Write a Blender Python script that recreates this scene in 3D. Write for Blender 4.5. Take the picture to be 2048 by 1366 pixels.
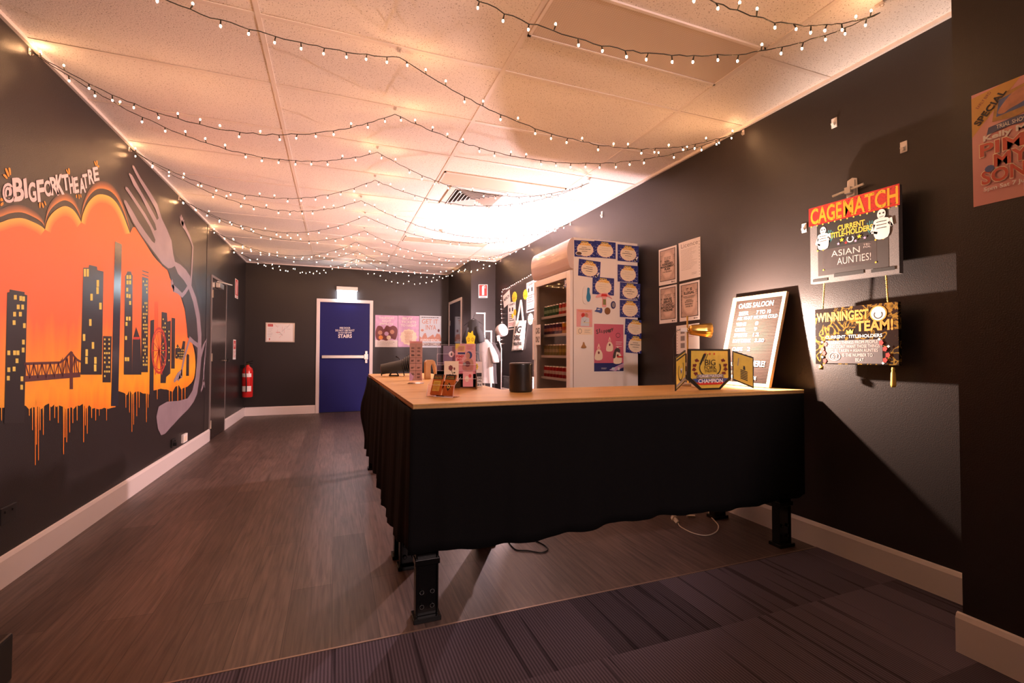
import bpy, bmesh, math, random
from mathutils import Vector, Matrix
random.seed(7)
sc = bpy.context.scene
for o in list(bpy.data.objects): bpy.data.objects.remove(o)

# ------------------------------------------------------------------ camera
HC = 1.128                       # eye height
FPX = 928.699; YAW = 0.363914; PITCH = 0.02259; ROLL = 0.0026618
def _axes():
    cy, sy, cp, sp = math.cos(YAW), math.sin(YAW), math.cos(PITCH), math.sin(PITCH)
    f = Vector((sy*cp, cy*cp, sp)); r = Vector((cy, -sy, 0)); u = r.cross(f)
    r2 = r*math.cos(ROLL) + u*math.sin(ROLL); u2 = -r*math.sin(ROLL) + u*math.cos(ROLL)
    return r2, u2, f
CR, CU, CF = _axes()
cam = bpy.data.cameras.new('camera'); camo = bpy.data.objects.new('camera', cam)
sc.collection.objects.link(camo); sc.camera = camo
cam.sensor_width = 36; cam.lens = FPX/2048*36; cam.clip_start = 0.02; cam.clip_end = 60
camo.matrix_world = Matrix(((CR.x, CU.x, -CF.x, 0), (CR.y, CU.y, -CF.y, 0), (CR.z, CU.z, -CF.z, HC), (0, 0, 0, 1)))
def ray(px, py): return CR*((px-1024)/FPX) - CU*((py-683)/FPX) + CF
CP = Vector((0, 0, HC))
def onx(px, py, X): r = ray(px, py); return CP + r*(X/r.x)
def ony(px, py, Y): r = ray(px, py); return CP + r*(Y/r.y)
def onz(px, py, Z): r = ray(px, py); return CP + r*((Z-HC)/r.z)

# ------------------------------------------------------------------ world / lights / exposure
sc.view_settings.view_transform = 'Standard'; sc.view_settings.look = 'None'
sc.view_settings.gamma = 1; sc.view_settings.use_curve_mapping = False
sc.view_settings.exposure = 0.0
w = bpy.data.worlds.new('world'); sc.world = w; w.use_nodes = True
w.node_tree.nodes['Background'].inputs[0].default_value = (0.9, 0.6, 0.45, 1)
w.node_tree.nodes['Background'].inputs[1].default_value = 0.02
BULB_POWER = 290.0      # emission strength of a fairy light bulb
LAMP_POWER = 350.0      # the lamp hidden behind the fridge
GOLD_POWER = 380.0        # brass desk lamp
REAR_POWER = 300.0       # unseen spotlight behind the camera
EXIT_POWER = 34.0
def light(name, kind, loc, power, col, size=0.05, rot=None, label=None, cat=None, **kw):
    l = bpy.data.lights.new(name, kind); l.energy = power; l.color = col
    if kind == 'AREA': l.size = size
    else: l.shadow_soft_size = size
    for k, v in kw.items(): setattr(l, k, v)
    o = bpy.data.objects.new(name, l); sc.collection.objects.link(o); o.location = loc
    if rot: o.rotation_euler = rot
    return o
S_LAMP = Vector((2.36, 5.2, 1.58))
light('hidden_lamp_light', 'POINT', S_LAMP, LAMP_POWER, (1, .69, .70), .045)
# unseen spotlight inferred behind the camera, aimed down the hall
_d = Vector((.5, 5, .9))-Vector((1.1, -1.6, 2.3))
light('rear_room_spotlight', 'SPOT', (1.1, -1.6, 2.3), REAR_POWER, (1, .70, .66), .09, rot=_d.to_track_quat('-Z', 'Y').to_euler(), spot_size=math.radians(57), spot_blend=.35)

# ------------------------------------------------------------------ helpers
C = sc.collection
WL = {}
def srgb(h):
    h = h.lstrip('#'); v = [int(h[i:i+2], 16)/255 for i in (0, 2, 4)]
    return tuple((c/12.92 if c <= .04045 else ((c+.055)/1.055)**2.4) for c in v) + (1,)
MATS = {}
def mat(name, col, rough=.6, metal=0, emit=0, noise=0, scale=30, spec=.5, bump=0, alpha=None, trans=0):
    if name in MATS: return MATS[name]
    m = bpy.data.materials.new(name); m.use_nodes = True; nt = m.node_tree
    b = nt.nodes['Principled BSDF']
    c = srgb(col) if isinstance(col, str) else tuple(col)+((1,) if len(col) == 3 else ())
    b.inputs['Base Color'].default_value = c; b.inputs['Roughness'].default_value = rough
    b.inputs['Metallic'].default_value = metal; b.inputs['Specular IOR Level'].default_value = spec
    if trans: b.inputs['Transmission Weight'].default_value = trans
    if emit:
        b.inputs['Emission Color'].default_value = c; b.inputs['Emission Strength'].default_value = emit
    if noise or bump:
        tc = nt.nodes.new('ShaderNodeTexCoord'); n = nt.nodes.new('ShaderNodeTexNoise')
        n.inputs['Scale'].default_value = scale; n.inputs['Detail'].default_value = 5
        nt.links.new(tc.outputs['Object'], n.inputs['Vector'])
        if noise:
            r = nt.nodes.new('ShaderNodeMix'); r.data_type = 'RGBA'
            r.inputs['A'].default_value = tuple(x*(1-noise) for x in c[:3])+(1,)
            r.inputs['B'].default_value = tuple(min(1, x*(1+noise)) for x in c[:3])+(1,)
            nt.links.new(n.outputs['Fac'], r.inputs['Factor']); nt.links.new(r.outputs['Result'], b.inputs['Base Color'])
        if bump:
            bp = nt.nodes.new('ShaderNodeBump'); bp.inputs['Strength'].default_value = bump; bp.inputs['Distance'].default_value = .01
            nt.links.new(n.outputs['Fac'], bp.inputs['Height']); nt.links.new(bp.outputs['Normal'], b.inputs['Normal'])
    MATS[name] = m; return m
def acrylic(name, tint=(1, .95, .97), refl=.12):
    if name in MATS: return MATS[name]
    m = bpy.data.materials.new(name); m.use_nodes = True; nt = m.node_tree; nt.nodes.clear()
    out = nt.nodes.new('ShaderNodeOutputMaterial'); mx = nt.nodes.new('ShaderNodeMixShader')
    t = nt.nodes.new('ShaderNodeBsdfTransparent'); g = nt.nodes.new('ShaderNodeBsdfGlossy'); lw = nt.nodes.new('ShaderNodeLayerWeight')
    t.inputs[0].default_value = tint+(1,); g.inputs['Roughness'].default_value = .04; lw.inputs['Blend'].default_value = refl
    nt.links.new(lw.outputs['Fresnel'], mx.inputs[0]); nt.links.new(t.outputs[0], mx.inputs[1]); nt.links.new(g.outputs[0], mx.inputs[2])
    nt.links.new(mx.outputs[0], out.inputs[0]); MATS[name] = m; return m

class MB:
    def __init__(s): s.v = []; s.f = []; s.m = []; s.ms = []; s.col = None; s.smooth = set()
    def mi(s, m):
        if m not in s.ms: s.ms.append(m)
        return s.ms.index(m)
    def add(s, vs, fs, m, smooth=False):
        b = len(s.v); s.v += [tuple(x) for x in vs]; i = s.mi(m)
        for f in fs:
            if smooth: s.smooth.add(len(s.f))
            s.f.append(tuple(b+k for k in f)); s.m.append(i)
        return s
    def box(s, lo, hi, m):
        x0, y0, z0 = lo; x1, y1, z1 = hi
        return s.add([(x0,y0,z0),(x1,y0,z0),(x1,y1,z0),(x0,y1,z0),(x0,y0,z1),(x1,y0,z1),(x1,y1,z1),(x0,y1,z1)],
                     [(0,3,2,1),(4,5,6,7),(0,1,5,4),(1,2,6,5),(2,3,7,6),(3,0,4,7)], m)
    def obox(s, c, ax, ay, az, m):            # oriented box: centre and three half vectors
        c = Vector(c); P = []
        for k in (-1, 1):
            for i, j in ((-1,-1),(1,-1),(1,1),(-1,1)): P.append(c+Vector(ax)*i+Vector(ay)*j+Vector(az)*k)
        return s.add(P, [(0,3,2,1),(4,5,6,7),(0,1,5,4),(1,2,6,5),(2,3,7,6),(3,0,4,7)], m)
    def prism(s, pts, off, m):                # closed polygon (3d pts) extruded by vector off
        n = len(pts); off = Vector(off); a = [Vector(p) for p in pts]
        return s.add(a+[p+off for p in a], [tuple(range(n))[::-1], tuple(range(n, 2*n))]+[(i, (i+1) % n, n+(i+1) % n, n+i) for i in range(n)], m)
    def lathe(s, o, d, prof, m, seg=20, smooth=True):
        o = Vector(o); d = Vector(d).normalized(); a = d.orthogonal().normalized(); b = d.cross(a)
        vs = []; fs = []
        for r, h in prof:
            for k in range(seg):
                t = 2*math.pi*k/seg; vs.append(o+d*h+(a*math.cos(t)+b*math.sin(t))*r)
        for i in range(len(prof)-1):
            for k in range(seg): fs.append((i*seg+k, i*seg+(k+1) % seg, (i+1)*seg+(k+1) % seg, (i+1)*seg+k))
        s.add(vs, fs, m, smooth)
        return s
    def cyl(s, a, b, r, m, seg=12, r2=None):
        a = Vector(a); b = Vector(b); L = (b-a).length; r2 = r if r2 is None else r2
        return s.lathe(a, b-a, [(0, 0), (r, 0), (r, 0), (r2, L), (r2, L), (0, L)], m, seg)
    def tube(s, pts, r, m, seg=6):
        pts = [Vector(p) for p in pts]; vs = []; fs = []; n = len(pts)
        for i, p in enumerate(pts):
            t = (pts[min(i+1, n-1)]-pts[max(i-1, 0)]).normalized()
            a = t.cross(Vector((0, 0, 1)))
            if a.length < .05: a = t.cross(Vector((0, 1, 0)))
            a.normalize(); b = t.cross(a); rr = r[i] if isinstance(r, (list, tuple)) else r
            for k in range(seg):
                q = 2*math.pi*k/seg; vs.append(p+(a*math.cos(q)+b*math.sin(q))*rr)
        for i in range(n-1):
            for k in range(seg): fs.append((i*seg+k, i*seg+(k+1) % seg, (i+1)*seg+(k+1) % seg, (i+1)*seg+k))
        fs += [tuple(range(seg))[::-1], tuple((n-1)*seg+k for k in range(seg))]
        return s.add(vs, fs, m, True)
    def build(s, name, parent=None, bevel=0, origin=None):
        me = bpy.data.meshes.new(name)
        xs = [v[0] for v in s.v]; ys = [v[1] for v in s.v]; zs = [v[2] for v in s.v]
        o = Vector(origin) if origin is not None else Vector(((min(xs)+max(xs))/2, (min(ys)+max(ys))/2, min(zs)))
        me.from_pydata([(a-o.x, b-o.y, c-o.z) for a, b, c in s.v], [], s.f)
        for m in s.ms: me.materials.append(m)
        me.polygons.foreach_set('material_index', s.m)
        me.polygons.foreach_set('use_smooth', [i in s.smooth for i in range(len(s.f))])
        if s.col:
            at = me.color_attributes.new('pigment', 'FLOAT_COLOR', 'POINT')
            for i in range(len(s.v)): at.data[i].color = s.col.get(i, (0, 0, 0, 1))
        me.update()
        ob = bpy.data.objects.new(name, me); C.objects.link(ob)
        if parent: ob.parent = parent; ob.location = o-WL[parent.name]
        else: ob.location = o
        WL[ob.name] = o
        if bevel:
            bv = ob.modifiers.new('bevel', 'BEVEL'); bv.width = bevel; bv.segments = 2; bv.limit_method = 'ANGLE'
        return ob
def tag(o, label=None, cat=None, group=None, kind=None):
    if label: o['label'] = label
    if cat: o['category'] = cat
    if group: o['group'] = group
    if kind: o['kind'] = kind
    return o
def struct(o): o['kind'] = 'structure'; return o
def thing(name, loc, label, cat, group=None):
    o = bpy.data.objects.new(name, None); C.objects.link(o); o.location = loc; WL[o.name] = Vector(loc)
    o.empty_display_size = .05
    return tag(o, label, cat, group)
def dup(root, loc, label=None):
    r = root.copy(); C.objects.link(r); r.location = loc; WL[r.name] = Vector(loc)
    if label: r['label'] = label
    for ch in list(root.children):
        c = ch.copy(); C.objects.link(c); c.parent = r
        for g in ch.children:
            d = g.copy(); C.objects.link(d); d.parent = c
    return r
def smooth(pts, n=4, closed=True):
    out = []; N = len(pts); P = [Vector((p[0], p[1])) for p in pts]
    rng = range(N) if closed else range(N-1)
    for i in rng:
        p0 = P[(i-1) % N] if closed or i > 0 else P[0]; p1 = P[i]; p2 = P[(i+1) % N]; p3 = P[(i+2) % N] if closed or i+2 < N else P[-1]
        for k in range(n):
            t = k/n
            out.append(tuple(.5*((2*p1)+(p2-p0)*t+(2*p0-5*p1+4*p2-p3)*t*t+(3*p1-p0-3*p2+p3)*t**3)))
    if not closed: out.append(tuple(P[-1]))
    return out
GL = {}
def glyph(text, bold=.0, res=3):
    k = (text, bold)
    if k in GL: return GL[k]
    cu = bpy.data.curves.new('t', 'FONT'); cu.body = text; cu.size = 1; cu.offset = bold; cu.resolution_u = res
    cu.fill_mode = 'FRONT'; cu.align_x = 'CENTER'; cu.space_line = .95
    ob = bpy.data.objects.new('t', cu); C.objects.link(ob)
    bpy.context.view_layer.update()
    dg = bpy.context.evaluated_depsgraph_get(); me = ob.evaluated_get(dg).to_mesh()
    vs = [(v.co.x, v.co.y) for v in me.vertices]; fs = []
    for p in me.polygons:
        fs.append(tuple(p.vertices) if p.normal.z >= 0 else tuple(p.vertices)[::-1])
    ob.evaluated_get(dg).to_mesh_clear(); bpy.data.objects.remove(ob); bpy.data.curves.remove(cu)
    xs = [v[0] for v in vs] or [0, 1]; ys = [v[1] for v in vs] or [0, 1]
    x0, x1, y0, y1 = min(xs), max(xs), min(ys), max(ys)
    r = ([((x-x0)/max(1e-6, x1-x0), (y-y0)/max(1e-6, y1-y0)) for x, y in vs], fs, (x1-x0)/max(1e-6, y1-y0))
    GL[k] = r; return r

class Sheet:
    """a flat printed thing: base slab plus printed layers; coordinates are fractions, origin bottom left"""
    def __init__(s, O, U, V, base, thick=.0015, step=.00025, mb=None, warp=None):
        s.O = Vector(O); s.U = Vector(U); s.V = Vector(V); s.n = s.U.cross(s.V).normalized(); s.t = thick; s.h = thick; s.step = step
        s.mb = mb or MB(); s.warp = warp
        if base is not None:
            a = [s.P(0, 0, 0), s.P(1, 0, 0), s.P(1, 1, 0), s.P(0, 1, 0)]
            if warp is None: s.mb.prism(a, s.n*thick, base)
            else: s.grid(0, 0, 1, 1, base, thick)
    def P(s, a, b, h=None):
        h = s.h if h is None else h
        if s.warp: h = h+s.warp(a, b)
        return s.O+s.U*a+s.V*b+s.n*h
    def up(s, k=1): s.h += s.step*k; return s
    def grid(s, x0, y0, x1, y1, m, h=None, n=10):
        vs = []; fs = []
        for j in range(n+1):
            for i in range(n+1): vs.append(s.P(x0+(x1-x0)*i/n, y0+(y1-y0)*j/n, h))
        for j in range(n):
            for i in range(n): a = j*(n+1)+i; fs.append((a, a+1, a+n+2, a+n+1))
        s.mb.add(vs, fs, m, True)
    def rect(s, x0, y0, x1, y1, m, up=True):
        if up: s.up()
        if s.warp: s.grid(x0, y0, x1, y1, m, n=8)
        else: s.mb.add([s.P(x0, y0), s.P(x1, y0), s.P(x1, y1), s.P(x0, y1)], [(0, 1, 2, 3)], m)
        return s
    def poly(s, pts, m, up=True):
        if up: s.up()
        A = sum(pts[i][0]*pts[(i+1) % len(pts)][1]-pts[(i+1) % len(pts)][0]*pts[i][1] for i in range(len(pts)))
        if A < 0: pts = pts[::-1]
        s.mb.add([s.P(a, b) for a, b in pts], [tuple(range(len(pts)))], m); return s
    def disc(s, cx, cy, rx, ry, m, n=24, up=True, jag=0, rot=0):
        pts = []
        for k in range(n):
            t = 2*math.pi*k/n+rot; q = 1-(jag if k % 2 else 0)
            pts.append((cx+rx*q*math.cos(t), cy+ry*q*math.sin(t)))
        return s.poly(pts, m, up)
    def line(s, pts, wd, m, up=True):
        if up: s.up()
        asp = s.U.length/s.V.length
        for (a, b), (c, d) in zip(pts, pts[1:]):
            dx, dy = (c-a)*asp, d-b; L = math.hypot(dx, dy) or 1e-6; nx, ny = -dy/L*wd/2, dx/L*wd/2
            q = [(a+nx/asp, b+ny), (a-nx/asp, b-ny), (c-nx/asp, d-ny), (c+nx/asp, d+ny)]
            s.mb.add([s.P(*p) for p in q], [(0, 1, 2, 3)], m)
        return s
    def ring(s, cx, cy, rx, ry, wd, m, a0=0, a1=360, n=24):
        return s.line([(cx+rx*math.cos(math.radians(a0+(a1-a0)*k/n)), cy+ry*math.sin(math.radians(a0+(a1-a0)*k/n))) for k in range(n+1)], wd, m)
    def text(s, t, x0, y0, x1, y1, m, bold=0, fit=True, shear=0, up=True, rot=0, depth=0):
        if up: s.up()
        vs, fs, asp = glyph(t, bold)
        cx, cy = (x0+x1)/2, (y0+y1)/2; W, H = x1-x0, y1-y0
        q = []
        A = s.U.length/s.V.length
        for a, b in vs:
            dx = (a-.5)*W*A; dy = (b-.5)*H+shear*(a-.5)*W*A
            if rot: c, sn = math.cos(rot), math.sin(rot); dx, dy = dx*c-dy*sn, dx*sn+dy*c
            q.append(s.P(cx+dx/A, cy+dy))
        s.mb.add(q, fs, m); return s
    def scrib(s, x0, y0, x1, y1, m, rows=4, wd=.008, seed=1, centre=False):
        """rows of small print"""
        r = random.Random(seed); s.up()
        for k in range(rows):
            y = y1-(y1-y0)*(k+.5)/rows; x = x0+(r.uniform(0, .15)*(x1-x0) if centre else 0); xe = x1-(x1-x0)*(r.uniform(0, .35) if not centre else (x-x0)/(x1-x0))
            while x < xe:
                L = r.uniform(.03, .12)*(x1-x0)
                e = min(x+L, xe); s.mb.add([s.P(x, y-wd/2), s.P(e, y-wd/2), s.P(e, y+wd/2), s.P(x, y+wd/2)], [(0, 1, 2, 3)], m); x = e+.02*(x1-x0)
        return s
    def star(s, cx, cy, r, m, k=5):
        asp = s.U.length/s.V.length
        return s.poly([(cx+(r if i % 2 == 0 else r*.42)*math.cos(math.pi/2+i*math.pi/k)/asp, cy+(r if i % 2 == 0 else r*.42)*math.sin(math.pi/2+i*math.pi/k)) for i in range(2*k)], m)
    def done(s, name, label, cat, group=None, parent=None):
        o = s.mb.build(name, parent)
        return tag(o, label, cat, group) if not parent else (tag(o, label) if label else o)
def quad(f, TL, TR, BL, d=0):      # f: pixel -> point on a plane, returns O,U,V
    a, b, c = f(*TL), f(*TR), f(*BL); return c, b-a, a-c

# ------------------------------------------------------------------ materials
def paint_black(name, col, rough, bumpy=.15):
    m = mat(name, col, rough, bump=bumpy, scale=220, spec=.36); return m
M_wall = paint_black('black_satin_wall_paint', (.024, .0185, .0175), .36)
M_white = mat('white_trim_paint', (.80, .72, .70), .35)
M_tbar = mat('ceiling_grid_metal', (.78, .70, .67), .45)
def ceiling_mat():
    m = bpy.data.materials.new('mineral_fibre_ceiling_tile'); m.use_nodes = True; nt = m.node_tree; b = nt.nodes['Principled BSDF']
    b.inputs['Roughness'].default_value = .9; b.inputs['Specular IOR Level'].default_value = .1
    tc = nt.nodes.new('ShaderNodeTexCoord'); v = nt.nodes.new('ShaderNodeTexNoise'); v.inputs['Scale'].default_value = 130; v.inputs['Detail'].default_value = 2
    n2 = nt.nodes.new('ShaderNodeTexVoronoi'); n2.inputs['Scale'].default_value = 75
    r = nt.nodes.new('ShaderNodeValToRGB'); r.color_ramp.elements[0].position = .30; r.color_ramp.elements[1].position = .38
    r.color_ramp.elements[0].color = (.30, .24, .21, 1); r.color_ramp.elements[1].color = (.86, .80, .77, 1)
    r2 = nt.nodes.new('ShaderNodeValToRGB'); r2.color_ramp.elements[0].position = .12; r2.color_ramp.elements[1].position = .2
    r2.color_ramp.elements[0].color = (.4, .35, .33, 1); r2.color_ramp.elements[1].color = (1, 1, 1, 1)
    mx = nt.nodes.new('ShaderNodeMix'); mx.data_type = 'RGBA'; mx.blend_type = 'MULTIPLY'; mx.inputs['Factor'].default_value = .6
    bp = nt.nodes.new('ShaderNodeBump'); bp.inputs['Strength'].default_value = .25; bp.inputs['Distance'].default_value = .004
    nt.links.new(tc.outputs['Object'], v.inputs['Vector']); nt.links.new(tc.outputs['Object'], n2.inputs['Vector'])
    nt.links.new(v.outputs['Fac'], r.inputs['Fac']); nt.links.new(n2.outputs['Distance'], r2.inputs['Fac'])
    nt.links.new(r.outputs[0], mx.inputs['A']); nt.links.new(r2.outputs[0], mx.inputs['B'])
    nt.links.new(mx.outputs['Result'], b.inputs['Base Color']); nt.links.new(v.outputs['Fac'], bp.inputs['Height']); nt.links.new(bp.outputs[0], b.inputs['Normal'])
    return m
M_ceil = ceiling_mat()
def wood_floor():
    m = bpy.data.materials.new('brown_vinyl_plank'); m.use_nodes = True; nt = m.node_tree; b = nt.nodes['Principled BSDF']; L = nt.links.new
    tc = nt.nodes.new('ShaderNodeTexCoord'); mp = nt.nodes.new('ShaderNodeMapping'); mp.inputs['Rotation'].default_value = (0, 0, math.pi/2)
    br = nt.nodes.new('ShaderNodeTexBrick'); br.inputs['Scale'].default_value = 1; br.inputs['Brick Width'].default_value = 1.22; br.inputs['Row Height'].default_value = .18
    br.inputs['Mortar Size'].default_value = .0012; br.inputs['Color1'].default_value = (.075, .050, .043, 1); br.inputs['Color2'].default_value = (.125, .086, .074, 1); br.inputs['Mortar'].default_value = (.02, .015, .012, 1)
    mp2 = nt.nodes.new('ShaderNodeMapping'); mp2.inputs['Scale'].default_value = (28, 1.6, 1)
    n = nt.nodes.new('ShaderNodeTexNoise'); n.inputs['Scale'].default_value = 2.2; n.inputs['Detail'].default_value = 8; n.inputs['Distortion'].default_value = .6
    r = nt.nodes.new('ShaderNodeValToRGB'); r.color_ramp.elements[0].position = .3; r.color_ramp.elements[0].color = (.5, .48, .46, 1); r.color_ramp.elements[1].position = .75; r.color_ramp.elements[1].color = (1.45, 1.4, 1.38, 1)
    mx = nt.nodes.new('ShaderNodeMix'); mx.data_type = 'RGBA'; mx.blend_type = 'MULTIPLY'; mx.inputs['Factor'].default_value = 1
    L(tc.outputs['Object'], mp.inputs[0]); L(mp.outputs[0], br.inputs['Vector']); L(tc.outputs['Object'], mp2.inputs[0]); L(mp2.outputs[0], n.inputs['Vector'])
    L(n.outputs['Fac'], r.inputs['Fac']); L(br.outputs['Color'], mx.inputs['A']); L(r.outputs[0], mx.inputs['B']); L(mx.outputs['Result'], b.inputs['Base Color'])
    b.inputs['Roughness'].default_value = .42; b.inputs['Specular IOR Level'].default_value = .45
    bp = nt.nodes.new('ShaderNodeBump'); bp.inputs['Strength'].default_value = .12; bp.inputs['Distance'].default_value = .004
    L(n.outputs['Fac'], bp.inputs['Height']); L(bp.outputs[0], b.inputs['Normal'])
    return m
M_floor = wood_floor()
def carpet_mat():
    m = bpy.data.materials.new('striped_charcoal_carpet_tile'); m.use_nodes = True; nt = m.node_tree; b = nt.nodes['Principled BSDF']; L = nt.links.new
    b.inputs['Roughness'].default_value = .95; b.inputs['Specular IOR Level'].default_value = .05
    tc = nt.nodes.new('ShaderNodeTexCoord')
    sn = nt.nodes.new('ShaderNodeVectorMath'); sn.operation = 'SNAP'; sn.inputs[1].default_value = (.5, .5, 50)
    wn = nt.nodes.new('ShaderNodeTexWhiteNoise'); wn.noise_dimensions = '3D'
    L(tc.outputs['Object'], sn.inputs[0]); L(sn.outputs[0], wn.inputs['Vector'])
    # fine ribs and broken longer stripes, both along the room
    mp = nt.nodes.new('ShaderNodeMapping'); mp.inputs['Scale'].default_value = (1, .02, 1)
    ad = nt.nodes.new('ShaderNodeVectorMath'); ad.operation = 'ADD'
    L(tc.outputs['Object'], mp.inputs[0]); L(mp.outputs[0], ad.inputs[0]); L(wn.outputs['Color'], ad.inputs[1])
    wv = nt.nodes.new('ShaderNodeTexWave'); wv.inputs['Scale'].default_value = 26; wv.inputs['Distortion'].default_value = .3; L(tc.outputs['Object'], wv.inputs['Vector'])
    n1 = nt.nodes.new('ShaderNodeTexNoise'); n1.inputs['Scale'].default_value = 38; n1.inputs['Detail'].default_value = 1; L(ad.outputs[0], n1.inputs['Vector'])
    r = nt.nodes.new('ShaderNodeValToRGB'); r.color_ramp.elements[0].position = .34; r.color_ramp.elements[0].color = (.12, .12, .12, 1); r.color_ramp.elements[1].position = .38; r.color_ramp.elements[1].color = (1, 1, 1, 1)
    L(n1.outputs['Fac'], r.inputs['Fac'])
    base = nt.nodes.new('ShaderNodeMix'); base.data_type = 'RGBA'; base.inputs['A'].default_value = (.085, .070, .090, 1); base.inputs['B'].default_value = (.21, .17, .22, 1)
    L(wn.outputs['Value'], base.inputs['Factor'])
    m1 = nt.nodes.new('ShaderNodeMix'); m1.data_type = 'RGBA'; m1.blend_type = 'MULTIPLY'; m1.inputs['Factor'].default_value = .55; L(base.outputs['Result'], m1.inputs['A']); L(r.outputs[0], m1.inputs['B'])
    m2 = nt.nodes.new('ShaderNodeMix'); m2.data_type = 'RGBA'; m2.blend_type = 'MULTIPLY'; m2.inputs['Factor'].default_value = .55; L(m1.outputs['Result'], m2.inputs['A']); L(wv.outputs['Color'], m2.inputs['B'])
    L(m2.outputs['Result'], b.inputs['Base Color'])
    nn = nt.nodes.new('ShaderNodeTexNoise'); nn.inputs['Scale'].default_value = 400; L(tc.outputs['Object'], nn.inputs['Vector'])
    bp = nt.nodes.new('ShaderNodeBump'); bp.inputs['Strength'].default_value = .5; bp.inputs['Distance'].default_value = .004; L(nn.outputs['Fac'], bp.inputs['Height']); L(bp.outputs[0], b.inputs['Normal'])
    return m
M_carpet = carpet_mat()
def ply(name, c1, c2, rot=0):
    m = bpy.data.materials.new(name); m.use_nodes = True; nt = m.node_tree; b = nt.nodes['Principled BSDF']; L = nt.links.new
    tc = nt.nodes.new('ShaderNodeTexCoord'); mp = nt.nodes.new('ShaderNodeMapping'); mp.inputs['Scale'].default_value = (1.2, 14, 14); mp.inputs['Rotation'].default_value = (0, 0, rot)
    n = nt.nodes.new('ShaderNodeTexNoise'); n.inputs['Scale'].default_value = 2; n.inputs['Detail'].default_value = 6; n.inputs['Distortion'].default_value = 1.2
    r = nt.nodes.new('ShaderNodeValToRGB'); r.color_ramp.elements[0].position = .3; r.color_ramp.elements[0].color = c1; r.color_ramp.elements[1].position = .7; r.color_ramp.elements[1].color = c2
    L(tc.outputs['Object'], mp.inputs[0]); L(mp.outputs[0], n.inputs['Vector']); L(n.outputs['Fac'], r.inputs['Fac']); L(r.outputs[0], b.inputs['Base Color'])
    b.inputs['Roughness'].default_value = .38
    return m
M_ply = ply('varnished_plywood', (.50, .26, .065, 1), (.72, .43, .14, 1))
M_plyedge = mat('plywood_edge', (.42, .23, .09), .6, noise=.4, scale=60)
M_blackmet = mat('black_steel', (.012, .012, .012), .25, .6)
M_blackpl = mat('black_plastic', (.012, .011, .011), .4)
M_cloth = mat('black_tablecloth', (.006, .0055, .006), .9, spec=.1, bump=.2, scale=400)
M_chrome = mat('brushed_steel', (.75, .68, .62), .28, 1)
M_brass = mat('brushed_brass', (.80, .52, .14), .28, 1)
M_paper = mat('white_paper', (.86, .82, .80), .7)
M_ink = mat('black_ink', (.02, .018, .018), .6)
M_grey = mat('grey_ink', (.30, .27, .27), .6)
M_red = mat('signal_red', (.62, .03, .025), .4)
M_yel = mat('badge_yellow', (.85, .62, .03), .5)
M_gold = mat('gold_foil', (.85, .60, .10), .3, .2, noise=.25, scale=25)
M_navy = mat('navy_print', (.02, .025, .14), .35)
M_cream = mat('cream_print', (.90, .76, .58), .5)
M_orange = mat('orange_print', (.80, .27, .03), .5)
M_pink = mat('pink_print', (.80, .38, .38), .35)
M_lilac = mat('lilac_print', (.68, .42, .66), .5, noise=.3, scale=14)
M_maroon = mat('dark_red_print', (.16, .02, .02), .5)
M_bluepr = mat('blue_print', (.05, .09, .30), .4)
M_whitepl = mat('white_plastic', (.82, .78, .76), .35)
M_skin = mat('skin_tone_print', (.55, .25, .16), .5, noise=.4, scale=40)
M_teal = mat('teal_print', (.05, .22, .24), .5)

# ------------------------------------------------------------------ the room
XL, YB, ZC = -1.476, 9.23, 2.7
def XR(y): return 2.661-.0115*y
Yend = -3.0
def flat(lo, hi, m): return MB().box(lo, hi, m)
f = MB().box((XL-.1, 1.91, -.06), (2.75, YB+.1, 0), M_floor).build('floor', origin=(0, 0, 0)); struct(f)
f = MB().box((XL-.1, Yend, -.06), (2.8, 1.91, .002), M_carpet).build('floor', origin=(0, 0, 0)); struct(f)
struct(MB().box((XL, 1.906, .0), (2.62, 1.914, .004), mat('dull_trim_strip', (.30, .22, .18), .4, .6)).build('trim_1'))
struct(MB().box((XL-.1, Yend, ZC), (2.8, YB+.1, ZC+.05), M_ceil).build('ceiling', origin=(0, 0, ZC)))
struct(MB().box((XL-.1, Yend, 0), (XL, YB+.1, ZC), M_wall).build('wall_left', origin=(XL, 0, 0)))
struct(MB().box((XL-.1, YB, 0), (2.2, YB+.1, ZC), M_wall).build('wall_back', origin=(0, YB, 0)))
struct(MB().prism([(XR(0.9), .9, 0), (XR(7.6), 7.6, 0), (2.85, 7.6, 0), (2.85, .9, 0)], (0, 0, ZC), M_wall).build('wall_right', origin=(2.6, 0, 0)))
struct(MB().box((2.14, 7.57, 0), (2.85, YB+.1, ZC), M_wall).build('wall_alcove', origin=(2.14, 7.57, 0)))
struct(MB().box((2.22, Yend, 0), (2.85, 1.05, ZC), M_wall).build('wall_pillar', origin=(2.22, 1, 0)))
struct(MB().box((XL-.1, Yend-.1, 0), (2.85, Yend, ZC), M_wall).build('wall_front', origin=(0, Yend, 0)))
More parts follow.
